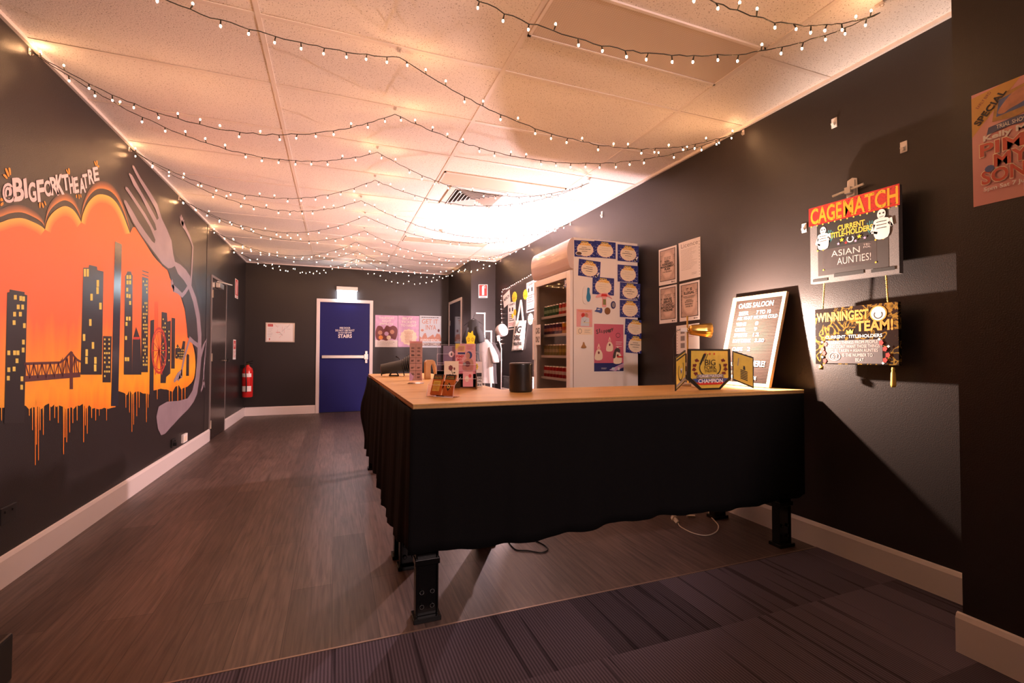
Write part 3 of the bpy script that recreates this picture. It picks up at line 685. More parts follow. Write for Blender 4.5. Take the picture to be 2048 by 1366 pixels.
# lighter rims inside the clouds, glow outside of the dark outline
mb = MB()
def offs(a, dx, dy): return [(x+dx, y+dy) for x, y in a]
cent = {0: (90, 430), 1: (270, 360), 2: (430, 330)}
for k, (a, s1) in enumerate(((A1, .80), (A2, .72), (A3, .80))):
    cx, cy = cent[k]
    inn = [(cx+(x-cx)*s1, cy+(y-cy)*s1+6) for x, y in a]
    strip(mb, a, inn, (1, .52, .07), (1, .19, .035), .0016)
    o1 = [(cx+(x-cx)*1.0, y-26) for x, y in a]; o2 = [(cx+(x-cx)*1.04, y-60) for x, y in a]; n = len(a)
    o0 = [(x, y-24*(math.sin(math.pi*min(1, max(0, i/(n-1)))))**.3) for i, (x, y) in enumerate(a)]
    o2 = [(x, y-24*(math.sin(math.pi*i/(n-1)))**.3-34*(math.sin(math.pi*i/(n-1)))**.5) for i, (x, y) in enumerate(a)]
    o15 = [((p[0]+q[0])/2, (p[1]+q[1])/2) for p, q in zip(o0, o2)]
    strip(mb, o0, o15, (.72, .24, .05), (.30, .10, .035), .0010); strip(mb, o15, o2, (.30, .10, .035), (.025, .0195, .019), .0010)
mb.build('airbrushed_glow', mural)
# buildings
def building(name, outline, m=M_bld, wins=(), h=.0018, extra=None):
    mb = MB(); mpoly(mb, outline, m, h)
    for x0, y0, x1, y1 in wins: mpoly(mb, [(x0, y0), (x1, y0), (x1, y1), (x0, y1)], M_win, h+.0004)
    if extra: extra(mb)
    mb.build(name, mural)
def wn(cs, w=9, hh=20): return [(x, y, x+w, y+hh) for x, y in cs]
building('painted_tower', [(28, 590), (38, 588), (38, 577), (100, 588), (100, 598), (111, 601), (98, 1130), (15, 1130)],
 wins=wn([(55, 600), (67, 640), (52, 670), (50, 705), (76, 670), (28, 830), (52, 830), (66, 830), (62, 863), (28, 900), (50, 897), (26, 935)], 12, 19)+wn([(78, 604), (90, 606), (86, 640), (93, 717), (89, 785), (88, 818), (83, 937), (82, 972)], 11, 20))
building('painted_tower', [(343, 487), (365, 487), (367, 475), (400, 483), (402, 497), (427, 503), (420, 930), (332, 930)],
 wins=wn([(345, 492), (357, 492)], 9, 32)+wn([(398, 538), (397, 568), (372, 595), (409, 632), (367, 700), (341, 762), (378, 795), (352, 825), (351, 857), (388, 857), (387, 888)], 10, 28))
building('painted_tower', [(425, 770), (461, 771), (457, 962), (423, 962)], wins=[(x, y, x+6, y+8) for x in (429, 438, 447) for y in range(780, 950, 19) if rnd.random() < .8])
building('painted_tower', [(474, 378), (503, 391), (487, 1060), (458, 1060)], m=M_bldg, h=.0022)
building('painted_tower', [(516, 522), (522, 513), (526, 502), (541, 503), (544, 514), (548, 520), (545, 930), (511, 930)], wins=wn([(522, 518), (533, 518), (522, 540), (533, 540), (521, 570), (521, 595), (531, 597), (533, 625), (520, 690), (531, 690), (518, 712), (516, 770), (515, 858), (525, 858)], 8, 16))
def redcap(mb):
    mpoly(mb, [(587, 497), (614, 506), (614, 511), (587, 502)], M_bld, .002); mpoly(mb, [(587, 512), (614, 522), (614, 526), (587, 517)], M_bld, .002)
building('painted_tower', [(587, 524), (613, 532), (611, 920), (582, 920)], wins=[(x, y, x+4, y+8) for x in (590, 597, 604) for y in range(540, 900, 15) if rnd.random() < .55], extra=redcap)
def pyr(mb): mpoly(mb, [(550, 774), (576, 774), (576, 784), (550, 784)], mat('mural_red', (.55, .05, .03), .5), .0023)
building('painted_pyramid_house', [(548, 785), (562, 732), (580, 783), (584, 930), (545, 930)], extra=pyr)
def redlines(mb):
    for x in (640, 644, 648, 652): mpoly(mb, [(x-.5, 628), (x+.6, 628), (x+.6, 745), (x-.5, 745)], MATS['mural_red'], .0019)
building('painted_tower', [(621, 706), (637, 702), (634, 1015), (617, 1015)], extra=redlines)
building('painted_tower', [(668, 670), (690, 674), (692, 710), (706, 706), (704, 925), (687, 940), (685, 965), (663, 965)], wins=[(x, y, x+4, y+7) for x in (672, 680, 696) for y in range(680, 900, 17) if rnd.random() < .6 and not (x == 696 and y < 720)])
building('painted_tower', [(709, 694), (724, 697), (722, 905), (707, 905)])
building('painted_tower', [(724, 825), (734, 803), (744, 822), (750, 822), (756, 790), (766, 792), (762, 840), (754, 868), (724, 862)], wins=[(x, y, x+3, y+5) for x in (728, 735, 742, 750, 757) for y in range(815, 860, 11) if rnd.random() < .7])
building('painted_tower', [(771, 850), (775, 844), (782, 848), (781, 935), (769, 935)])
M_mred = MATS['mural_red']
def mline(mb, a, b, wd, m, h):
    P, Q = mw(*a, h), mw(*b, h); d = (Q-P); n = Vector((0, -d.z, d.y)).normalized()*wd/2; mb.add([P+n, P-n, Q-n, Q+n], [(0, 1, 2, 3)], m)
mb = MB(); cx, cy, rx, ry = 657, 830, 30, 92
for rr in (1, .86): 
    pts = [(cx+rx*rr*math.cos(2*math.pi*k/36), cy+ry*rr*math.sin(2*math.pi*k/36)) for k in range(37)]
    for a, b in zip(pts, pts[1:]): mline(mb, a, b, .022 if rr == 1 else .010, M_mred, .0024)
for k in range(14): mline(mb, (cx, cy), (cx+rx*math.cos(2*math.pi*k/14), cy+ry*math.sin(2*math.pi*k/14)), .008, M_mred, .0022)
mline(mb, (cx, cy), (cx-16, 930), .02, M_mred, .0022); mline(mb, (cx, cy), (cx+12, 930), .02, M_mred, .0022)
mb.build('painted_ferris_wheel', mural)
mb = MB(); MBR = mat('mural_bridge_maroon', (.10, .018, .014), .5)
mline(mb, (98, 948), (331, 930), .030, MBR, .002)
mline(mb, (98, 885), (245, 880), .014, MBR, .002)
cab = [(245, 880), (262, 870), (278, 852), (293, 835), (306, 855), (320, 870), (333, 876)]
for a, b in zip(cab, cab[1:]): mline(mb, a, b, .013, MBR, .002)
for k in range(13):
    x = 104+k*17; yt = 885-(x-98)*.03 if x < 245 else 860; yb2 = 948-(x-98)*.075
    mline(mb, (x, yt), (x, yb2), .006, MBR, .0021); mline(mb, (x, yb2) if k % 2 else (x, yt), (x+17, yt) if k % 2 else (x+17, yb2), .008, MBR, .0021)
mline(mb, (290, 836), (290, 990), .016, MBR, .0022); mline(mb, (297, 836), (297, 990), .016, MBR, .0022)
for k in range(9): mline(mb, (252+k*9, 866 if k < 2 else 850+abs(k-5)*5), (252+k*9, 936), .005, MBR, .0021)
mb.build('painted_bridge', mural)
# fork figure
mb = MB()
head = [(546, 62), (553, 66), (580, 115), (620, 175), (650, 225), (668, 285), (690, 330), (708, 375), (715, 430), (722, 462), (745, 474), (768, 496), (785, 522), (790, 560), (810, 610), (825, 680), (832, 760), (832, 850), (825, 940), (814, 1010), (800, 1042),
 (780, 1070), (740, 1110), (705, 1148), (682, 1174), (665, 1181), (652, 1155), (645, 1105), (655, 1062), (690, 1042), (740, 1038), (775, 1028), (795, 995), (808, 940), (815, 860), (818, 780), (812, 700), (798, 630), (778, 570), (760, 540), (735, 512), (722, 480),
 (708, 488), (695, 490), (670, 470), (645, 435), (600, 375), (575, 340), (550, 300), (530, 260), (511, 215), (512, 206), (520, 210), (545, 250), (570, 295), (600, 340), (628, 378), (638, 386), (641, 372), (620, 320), (590, 270), (560, 225), (530, 180), (516, 160), (518, 152), (526, 155), (560, 205), (600, 265), (625, 310), (638, 334), (646, 330), (640, 305), (610, 250), (580, 190), (550, 145), (531, 100), (533, 95), (545, 105), (575, 160), (610, 220), (635, 265), (648, 290), (655, 282), (640, 240), (600, 170), (570, 120), (546, 72)]
head = head
dark = [(706, 486), (724, 470), (733, 512), (760, 545), (775, 575), (757, 612), (738, 590), (724, 560), (703, 520)]
outl = [(505, 205), (545, 300), (600, 385), (645, 445), (670, 480), (695, 500), (708, 540), (730, 572), (748, 596), (762, 650), (773, 740), (775, 775), (800, 800), (812, 850), (814, 900), (800, 960), (785, 985), (830, 985), (840, 700), (800, 520), (730, 440), (640, 250), (560, 210)]
mpoly(mb, outl, mat('mural_outline_grey', (.035, .027, .026), .45), .0026)
mpoly(mb, head, M_fork, .0032)
def limb(pts, ws):
    P = [mw(x, y, .0030) for x, y in pts]; L = []; R2 = []
    for i, p in enumerate(P):
        d = P[min(i+1, len(P)-1)]-P[max(0, i-1)]; n = Vector((0, -d.z, d.y)).normalized()*ws[i]/2; L.append(p+n); R2.append(p-n)
    n = len(P); mb.add(L+R2, [(i, i+1, n+i+1, n+i) for i in range(n-1)], M_fork)
limb([(788, 558), (792, 500), (797, 400), (784, 362), (766, 325), (756, 306)], [.05, .05, .045, .05, .05, .08])
for dx, dy in ((-10, -12), (-11, -34), (-6, -40), (0, -30), (6, -18)): limb([(754, 310), (754+dx, 308+dy)], [.045, .02])
limb([(778, 566), (766, 586), (752, 602), (735, 585), (716, 572)], [.05, .05, .05, .05, .07])
for dx, dy in ((-10, -12), (-11, -28), (-6, -36), (-2, 12)): limb([(718, 574), (716+dx, 572+dy)], [.04, .02])
limb([(826, 815), (805, 800), (784, 782), (772, 820), (760, 862), (752, 905), (750, 935)], [.06, .05, .06, .05, .05, .045, .06])
limb([(752, 925), (735, 935), (718, 958)], [.09, .07, .03]); limb([(745, 935), (735, 955)], [.05, .02])
limb([(830, 850), (840, 815), (852, 785), (848, 850), (842, 910), (841, 960)], [.07, .06, .06, .055, .05, .05])
limb([(841, 950), (838, 975), (830, 1000)], [.08, .06, .03]); limb([(843, 960), (847, 985)], [.05, .02])
mb.build('painted_fork_figure', mural)
# lettering
LT = [('@', 30, 222, 360, 675), ('B', 195, 365, 275, 650), ('I', 370, 420, 290, 600), ('G', 440, 560, 350, 665), ('F', 575, 690, 310, 655), ('O', 690, 810, 320, 575), ('R', 785, 915, 265, 550), ('K', 880, 995, 225, 550), ('T', 970, 1080, 225, 480), ('H', 1085, 1150, 265, 525), ('E', 1158, 1228, 270, 520), ('A', 1242, 1335, 285, 520), ('T', 1300, 1378, 220, 445), ('R', 1385, 1470, 145, 380), ('E', 1465, 1548, 110, 330)]
mb = MB()
for ch, x0, x1, ya, yb in LT:
    vs, fs, _ = glyph(ch, .035, 4); P = []
    for a, b in vs:
        px = (x0+(x1-x0)*a+(.5-b)*30)/7.877; py = 320+(yb+(ya-yb)*b-(a-.5)*18)/7.877
        q = onx(px, py, XL); P.append((XL+.002, q.y, q.z))
    mb.add(P, fs, M_let)
mb.build('painted_lettering', mural)
mb = MB()
for pts in ([(38, 235), (70, 225), (112, 280), (95, 295)], [(72, 145), (98, 135), (140, 240), (118, 260)], [(125, 130), (155, 130), (165, 225), (148, 232)], [(1035, 160), (1048, 150), (1075, 215), (1062, 218)], [(1068, 135), (1090, 140), (1095, 215), (1080, 225)], [(1478, 30), (1492, 20), (1515, 85), (1500, 88)], [(1510, 15), (1530, 15), (1530, 80), (1518, 80)], [(1525, 90), (1548, 82), (1558, 110), (1540, 115)],
            [(610, 680), (632, 670), (630, 745), (612, 750)], [(648, 675), (668, 680), (685, 740), (665, 750)], [(688, 655), (702, 650), (722, 705), (708, 712)], [(1190, 555), (1205, 548), (1208, 590), (1195, 595)], [(1228, 545), (1244, 548), (1248, 605), (1236, 608)], [(1258, 545), (1270, 545), (1278, 585), (1268, 588)], [(0, 600), (30, 605), (42, 640), (0, 645)], [(0, 690), (30, 665), (46, 670), (40, 710), (5, 725)]):
    P = [onx(x/7.877, 320+y/7.877, XL) for x, y in smooth(pts, 3)]; P = [Vector((XL+.002, p.y, p.z)) for p in P]
    A = sum(P[i].y*P[(i+1) % len(P)].z-P[(i+1) % len(P)].y*P[i].z for i in range(len(P)))
    if A < 0: P = P[::-1]
    mb.add(P, [tuple(range(len(P)))], M_mo)
mb.build('painted_accent', mural)
# power outlets on the left wall
def outlet(y, z, label, plug):
    t = thing('power_outlet', (XL, y, z), label, 'power outlet')
    MB().box((XL, y-.06, z), (XL+.012, y+.06, z+.08), M_blackpl).build('face_plate', t, bevel=.003)
    MB().box((XL+.012, y-.035, z+.05), (XL+.016, y-.02, z+.062), M_blackpl).box((XL+.012, y+.02, z+.05), (XL+.016, y+.035, z+.062), M_blackpl).build('switch', t)
    if plug:
        MB().box((XL+.012, y-.03, z+.012), (XL+.04, y+.0, z+.045), M_blackpl).build('plug', t, bevel=.004)
outlet(5.45, .19, 'black power outlet with a plug low on the left wall below the painted fork base', True)
outlet(2.98, .30, 'black power outlet low on the left wall at the left photo edge', False)
s = Sheet(*lw(5.72, 5.86, .175, .26), M_paper, .02); s.rect(.15, .15, .85, .75, M_cream); s.done('wall_tag', 'small cream box beside the plug low on the mural wall', 'socket tag')

# ------------------------------------------------------------------ counter tables
CT = .91
def table(name, lo, hi, label, legs):
    t = thing(name, ((lo[0]+hi[0])/2, (lo[1]+hi[1])/2, 0), label, 'table')
    tb = MB(); n = 5; th = .022
    tb.box((lo[0], lo[1], CT-.004), (hi[0], hi[1], CT), M_ply)
    for k in range(3): e = .0005*(k % 2); tb.box((lo[0]+e, lo[1]+e, CT-th+k*.006), (hi[0]-e, hi[1]-e, CT-th+(k+1)*.006), (M_plyedge, M_ply, M_plyedge)[k])
    tb.build('tabletop', t)
    for x, y in legs:
        lg = MB(); lg.box((x-.048, y-.02, .02), (x-.040, y+.03, CT-th-.03), M_blackmet).box((x+.040, y-.02, .02), (x+.048, y+.03, CT-th-.03), M_blackmet).box((x-.040, y-.012, .02), (x+.040, y-.006, CT-th-.03), M_blackmet)
        lg.box((x-.058, y-.035, 0), (x+.058, y+.045, .02), M_blackmet); lg.box((x-.052, y-.03, .235), (x+.052, y+.03, .26), M_blackmet)
        for z in (.06, .12, .30): 
            for sx in (-.022, .022): lg.cyl((x+sx, y-.012, z), (x+sx, y-.020, z), .010, M_blackmet, 8)
        lg.box((x-.045, y-.02, CT-th-.03), (x+.045, y+.03, CT-th), M_blackmet)
        lg.build('leg', t, bevel=.002)
    return t
table('counter_table', (.305, 1.95), (2.585, 2.548), 'long plywood-topped counter table draped in black, front one', [(.372, 1.99), (.372, 2.49), (2.46, 2.0), (2.46, 2.49)])
table('counter_table', (.305, 2.552), (.905, 4.74), 'plywood-topped table continuing the counter towards the blue door', [(.36, 2.63), (.83, 2.62), (.36, 4.66), (.83, 4.66)])
# black cloth
mb = MB(); path = []; NL, NF = 150, 140
for i in range(NL): path.append((.298, 4.745-(4.745-1.943)*i/NL, -1, 0, i/NL))
for i in range(NF+1): path.append((.298+(2.575-.298)*i/NF, 1.943, 0, -1, 1+i/NF))
rows = 14; vs = []; fs = []; r = random.Random(5); ph = [r.uniform(0, 6.28) for _ in range(6)]
for i, (x, y, nx, ny, s_) in enumerate(path):
    L = y if nx else x+10
    hem = .292+.012*math.sin(L*5+1)+.006*math.sin(L*23)
    if nx: hem = .25+.014*math.sin(L*4)+.004*math.sin(L*19)+(.05 if y < 2.3 else 0)*(2.3-y)/.35
    for j in range(rows+1):
        q = j/rows; z = (CT-.0195)+(hem-(CT-.0195))*q
        amp = (.003+.013*q) if nx else (.003+.009*q)
        o = amp*(math.sin(L*19+ph[0])+.6*math.sin(L*37+ph[1])+.4*math.sin(L*61+ph[2]))*.5+ (.022*q if nx else .006*q)
        if nx: o += .055*math.exp(-((y-4.55)/.22)**2)*math.sin(math.pi*min(1, q*1.1))**2
        k = 1.0
        if nx and y < 2.05: k = max(0, (y-1.943)/.107)
        if ny and x < .40: k = max(0, (x-.298)/.102)
        bx = (-.010*q*(1-k) if True else 0)
        vs.append((x+nx*(o*k+.004)+(0 if nx else -(1-k)*.012*q), y+ny*(o*k+.002)-(0 if ny else (1-k)*.012*q), z))
n = rows+1
for i in range(len(path)-1):
    for j in range(rows): fs.append((i*n+j, i*n+j+1, (i+1)*n+j+1, (i+1)*n+j))
mb.add(vs, fs, M_cloth, True); o = mb.build('tablecloth'); md = o.modifiers.new('th', 'SOLIDIFY'); md.thickness = .002; md.offset = 0
tag(o, 'black cloth skirt hanging round the front and side of the counter', 'cloth')

# ------------------------------------------------------------------ things on the counter
# speaker
t = thing('speaker', (.955, 2.37, CT), 'black cylindrical speaker standing on the counter', 'speaker')
r0 = .064
MB().lathe((.955, 2.37, CT), (0, 0, 1), [(0, 0), (r0-.008, 0), (r0-.002, .004), (r0, .012), (r0, .148)], M_blackpl, 40).build('body', t)
MB().lathe((.955, 2.37, CT+.1485), (0, 0, 1), [(r0, 0), (r0, .006), (r0-.004, .010), (r0-.008, .0105), (0, .0105)], mat('speaker_top_gloss', (.03, .027, .027), .3), 40).build('top_cap', t)
# letter board
BR, TR, TL = Vector((2.492, 2.092, CT)), Vector((XR(2.06)-.022, 2.062, 1.503)), Vector((XR(2.46)-.022, 2.468, 1.503))
U = TR-TL; BL = BR-U; V = TR-BR
t = thing('letter_board', (BL+BR)/2, 'wood-framed letter board menu leaning on the wall at the counter end', 'letter board')
M_lbw = mat('pale_oak_frame', (.50, .30, .13), .45, noise=.15, scale=30)
frame_box(t, BL-U.cross(V).normalized()*0.0, U, V, M_lbw, .022, .022)
def felt():
    m = mat('ribbed_felt', (.02, .018, .016), .95, spec=.05); nt = m.node_tree; b = nt.nodes['Principled BSDF']
    tc = nt.nodes.new('ShaderNodeTexCoord'); w_ = nt.nodes.new('ShaderNodeTexWave'); w_.bands_direction = 'Z'; w_.inputs['Scale'].default_value = 34
    r = nt.nodes.new('ShaderNodeMix'); r.data_type = 'RGBA'; r.inputs['A'].default_value = (.0010, .0008, .0007, 1); r.inputs['B'].default_value = (.028, .018, .015, 1)
    nt.links.new(tc.outputs['Object'], w_.inputs['Vector']); nt.links.new(w_.outputs['Fac'], r.inputs['Factor']); nt.links.new(r.outputs['Result'], b.inputs['Base Color']); return m
s = Sheet(BL+U*.03+V*.02, U*.94, V*.96, felt(), .008); s.done('felt_panel', None, None, parent=t)
s = Sheet(BL+U*.03+V*.02, U*.94, V*.96, None, .0095)
LW = mat('white_plastic_letters', (.34, .31, .28), .5, spec=.2)
for tx, a, b, c, d in (('OASIS SALOON', .10, .885, .80, .945), ('BEER', .14, .80, .34, .845), ('7 TO 10', .50, .80, .78, .845), ('ASK WHAT WE HAVE COLD', .12, .745, .92, .785), ('WINE', .12, .675, .33, .715), ('8', .52, .675, .58, .715), ('CIDER', .12, .61, .34, .65), ('9', .52, .61, .58, .65), ('SPIRITS', .12, .545, .40, .585), ('12', .52, .545, .64, .585), ('SOFT DRINK', .12, .475, .50, .515), ('3.50', .58, .475, .76, .515), ('CHIPS', .14, .375, .36, .42), ('2', .46, .375, .52, .42), ('MERCH HERE!', .20, .20, .86, .265), ('BIGFORKTHEATRE.COM', .05, .045, .74, .095)):
    s.text(tx, a, b, c, d, LW, .01)
s.done('lettering', None, None, parent=t)
# gold lamp
gx, gy = 2.150, 2.425
t = thing('desk_lamp', (gx+.0, gy, CT), 'brass desk lamp with a fluted shade aimed at the letter board', 'lamp')
MB().lathe((gx+.015, gy, CT), (0, 0, 1), [(0, 0), (.055, 0), (.055, .016), (.052, .018), (0, .018)], mat('grey_stone', (.42, .36, .32), .5, noise=.2, scale=50), 32).build('base', t)
MB().cyl((gx, gy, CT+.018), (gx, gy, 1.366), .0055, M_brass, 12).build('pole', t)
hz = 1.276; dirv = Vector((.88, -.44, -.03)).normalized()
MB().cyl(Vector((gx, gy, hz))-dirv*.045, Vector((gx, gy, hz))-dirv*.0, .014, M_whitepl, 14).build('socket', t)
MB().lathe((gx, gy, hz), (0, 1, 0), [(0, -.016), (.011, -.016), (.011, .016), (0, .016)], M_brass, 14).build('joint_knob', t)
sh = MB(); st = Vector((gx, gy, hz))+dirv*.012; seg = 40; a = dirv.orthogonal().normalized(); b = dirv.cross(a); vs = []; fs = []
prof = [(.0, 0), (.026, 0), (.032, .012), (.036, .045), (.042, .09), (.048, .135)]
for rr, h in prof:
    for k in range(seg):
        q = 2*math.pi*k/seg; fl_ = 1+(.045*math.cos(q*12) if h > 0 else 0); vs.append(st+dirv*h+(a*math.cos(q)+b*math.sin(q))*rr*fl_)
for i in range(len(prof)-1):
    for k in range(seg): fs.append((i*seg+k, i*seg+(k+1) % seg, (i+1)*seg+(k+1) % seg, (i+1)*seg+k))
sh.add(vs, fs, M_brass, True); o = sh.build('lamp_shade', t); md = o.modifiers.new('th', 'SOLIDIFY'); md.thickness = .0012; md.offset = -1
MB().lathe(st+dirv*.03, dirv, [(0, 0), (.008, 0), (.012, .015), (.018, .035), (.018, .05), (.010, .066), (0, .070)], mat('lit_bulb', (1, .8, .6), .4, emit=30), 12).build('light_bulb', t)
light('desk_lamp_light', 'SPOT', st+dirv*.128, GOLD_POWER, (1, .74, .60), .014, rot=(dirv+Vector((0, 0, .02))).to_track_quat('-Z', 'Y').to_euler(), spot_size=math.radians(179), spot_blend=1.0)
MB().tube([Vector((gx, gy, hz))-dirv*.045, (gx-.06, gy+.04, hz-.01), (gx-.075, gy+.05, hz-.06), (gx-.07, gy+.05, hz-.2), (gx-.06, gy+.07, CT+.02)], .003, M_blackpl, 6).build('cord', t)
# championship belt
t = thing('champion_belt', (1.96, 2.12, CT), 'gold three-panel championship belt plate standing on the counter', 'award belt')
def on_belt(cx, cy, w, h, ang, pts, tilt=.0, z0=CT):
    u = Vector((math.cos(ang), math.sin(ang), 0)); v = Vector((0, 0, 1)); O = Vector((cx, cy, z0))-u*w/2
    return O, u*w, v*h
yb_ = 2.13; W = .30
lft = ony(1375, 700, yb_); rgt = ony(1462, 700, yb_); bx0, bx1 = lft.x, rgt.x; bh = HC+(ony(1420, 698, yb_).z-HC)-CT
O = Vector((bx0, yb_, CT)); U = Vector((bx1-bx0, 0, 0)); V = Vector((0, 0, bh))
mb = MB(); octo = [(.0, .26), (.28, .0), (.74, .0), (1, .26), (.985, 1), (.02, 1)]
mb.prism([O+U*a_+V*b_ for a_, b_ in octo], (0, .008, 0), M_blackpl)
s = Sheet(O, U, V, None, thick=0, mb=mb)
inner = [(.07, .30), (.31, .045), (.71, .045), (.93, .30), (.92, .955), (.08, .955)]
s.poly(inner, M_gold)
for x in (.40, .50, .60): s.star(x, .88, .04, M_red)
for sx in (-1, 1):
    for k, (dx, dy) in enumerate(((.30, .72), (.35, .60), (.36, .50), (.32, .40), (.26, .32))): s.disc(.5+sx*dx, dy, .055, .05, M_maroon, 9, jag=.35, rot=k)
s.ring(.5, .54, .24, .22, .028, M_ink, -205, 25); s.line([(.27, .62), (.38, .88)], .05, M_ink)
for k in range(3): s.line([(.30+k*.04, .70), (.36+k*.045, .88)], .014, M_ink, up=False)
s.text('BIG', .38, .60, .62, .74, M_ink); s.text('FORK', .37, .50, .64, .59, M_ink); s.text('THEATRE', .37, .43, .65, .49, M_ink)
s.poly([(.17, .30), (.22, .34), (.17, .38), (.83, .38), (.78, .34), (.83, .30)], M_grey); s.text('CAGE MATCH', .25, .31, .75, .375, M_paper, .01)
s.poly([(.09, .28), (.2, .17), (.8, .17), (.91, .28)], M_bluepr); s.poly([(.18, .19), (.24, .13), (.76, .13), (.82, .19)], M_red); s.text('CHAMPION', .22, .17, .78, .27, M_paper, .03)
s.done('centre_plate', None, None, parent=t)
def side(px0, px1, yt0, yt1, yb0, yb1, name, dy):
    # wing panel: hinge edge near the centre plate, outer edge swung towards the room
    hx = bx0 if px1 < 1420 else bx1
    return
for sx, hx, ang in ((-1, bx0-.012, math.radians(180+28)), (1, bx1+.012, math.radians(-38))):
    u = Vector((math.cos(ang), math.sin(ang), 0)); wl = .145 if sx < 0 else .115
    h0, h1 = bh*.97, bh*.80; e0, e1 = .07*bh+.012, .0
    A = Vector((hx, yb_+.002, CT)); Bv = A+u*wl
    P = [A+Vector((0, 0, .055)), Bv+Vector((0, 0, .006)), Bv+Vector((0, 0, h1)), A+Vector((0, 0, h0))]
    nrm = Vector((u.y, -u.x, 0)); nrm = nrm if nrm.y < 0 else -nrm
    mb = MB(); mb.prism(P if True else P[::-1], -nrm*.006, M_blackpl)
    c_ = (P[0]+P[1]+P[2]+P[3])/4; Q = [c_+(p-c_)*.90+nrm*.0004 for p in P]
    def W_(a_, b_, h=.0008): 
        lo = Q[0].lerp(Q[1], a_); hi = Q[3].lerp(Q[2], a_); return lo.lerp(hi, b_)+nrm*h
    order = (0, 1, 2, 3) if sx > 0 else (3, 2, 1, 0)
    mb.add(Q, [order], M_gold)
    def fan(pts, m, h): 
        vv = [W_(a_, b_, h) for a_, b_ in pts]; mb.add(vv, [tuple(range(len(vv)))], m)
    if sx < 0:
        ring = [(.5+.26*math.cos(q), .48+.30*math.sin(q)) for q in [math.radians(-220+260*k/20) for k in range(21)]]; ring2 = [(.5+.31*math.cos(q), .48+.36*math.sin(q)) for q in [math.radians(-220+260*k/20) for k in range(21)]]
        for k in range(20): fan([ring[k], ring[k+1], ring2[k+1], ring2[k]], M_ink, .001)
        for k in range(14): q = random.Random(k); fan([(.38+q.random()*.25, .35+q.random()*.25) for _ in range(3)], random.choice((M_paper, M_ink, M_bluepr)), .0013+k*.0001)
        fan([(0, .03), (1, .03), (1, .12), (0, .12)], M_grey, .001); fan([(0, .9), (1, .9), (1, .96), (0, .96)], M_ink, .001)
    else:
        for k in range(6): fan([(.35, .12+k*.06), (.75, .12+k*.06), (.72, .155+k*.06), (.38, .155+k*.06)], M_ink, .001)
        fan([(.5, .48), (.62, .48), (.6, .62), (.52, .62)], M_ink, .001); fan([(.2, .55), (.25, .55), (.3, .85), (.26, .85)], M_grey, .001)
    mb.build('side_plate', t)
    for z in (.045, .09, .14): MB().cyl((hx+sx*-.0, yb_+.004, CT+z), (hx, yb_+.004, CT+z+.02), .006, M_chrome, 8).build('hinge', t)
# power adaptor box behind the belt
MB().box((2.10, 2.27, CT), (2.19, 2.34, CT+.155), M_whitepl).build('card_box', None, .004); 
tag(bpy.data.objects['card_box'], 'small white box peeking up behind the championship belt', 'box')
# front business card holder
M_acr = acrylic('clear_acrylic')
def plate(mb, pts, m): mb.add(pts, [tuple(range(len(pts)))], m)
O0 = onz(853, 793, CT); O1 = onz(921, 797, CT); u = (O1-O0).normalized(); wid = .155; nb = Vector((-u.y, u.x, 0))   # nb points away from the viewer
t = thing('card_holder', O0+u*wid/2+nb*.03, 'clear acrylic holder with two stacks of orange cards at the counter corner', 'card holder')
mb = MB(); bk = nb*.075+Vector((0, 0, .105)); fr_ = nb*.012+Vector((0, 0, .055))
A = O0+nb*0+Vector((0, 0, .002)); 
mb.prism([A, A+u*wid, A+u*wid+nb*.06, A+nb*.06], (0, 0, .002), M_acr)
mb.prism([A+nb*.045, A+nb*.045+u*wid, A+u*wid+bk, A+bk], nb*.002, M_acr)
mb.prism([A, A+u*wid, A+u*wid+fr_, A+fr_], nb*.002, M_acr)
for q in (0, wid-.002): mb.prism([A+u*q, A+u*q+nb*.06, A+u*q+bk*.9, A+u*q+fr_], u*.002, M_acr)
# polished edges
ME = mat('polished_acrylic_edge', (.95, .85, .88), .2)
for q in (0, wid): mb.tube([A+u*q, A+u*q+fr_], .0009, ME, 5); mb.tube([A+u*q+fr_, A+u*q+bk*.9], .0007, ME, 5)
mb.tube([A, A+u*wid], .0012, ME, 5); mb.tube([A+fr_, A+fr_+u*wid], .0008, ME, 5)
mb.build('holder', t)
M_dko = mat('burnt_orange_card', (.50, .13, .02), .4, noise=.35, scale=50)
for k in range(2):
    nn = (bk-nb*.045).normalized(); o_ = A+nb*.020+u*(.012+k*.072)+Vector((0, 0, .004)); VV = (nb*.035+Vector((0, 0, .098)))
    n_ = u.cross(VV).normalized()
    s = Sheet(o_-n_*.0, u*.058, VV, M_dko, .010); s.rect(0, .76, 1, 1, M_ink); s.text('BIG FORK', .15, .87, .85, .93, M_orange); s.text('THEATRE' if k == 0 else 'CLASSES', .1, .79, .9, .85, M_gold)
    if k == 0: s.rect(.14, .18, .86, .68, M_gold); s.scrib(.2, .24, .8, .62, M_dko, 8, .02)
    else:
        s.poly([(.5, .2), (.75, .42), (.5, .62), (.25, .42)], M_ink); s.disc(.5, .42, .15, .09, M_gold); s.disc(.5, .42, .06, .04, M_ink); s.line([(.2, .66), (.8, .3)], .015, M_gold)
    s.done('card_stack', ('orange card stack with a yellow square, in the acrylic holder', 'orange card stack with an eye symbol, in the acrylic holder')[k], 'cards')
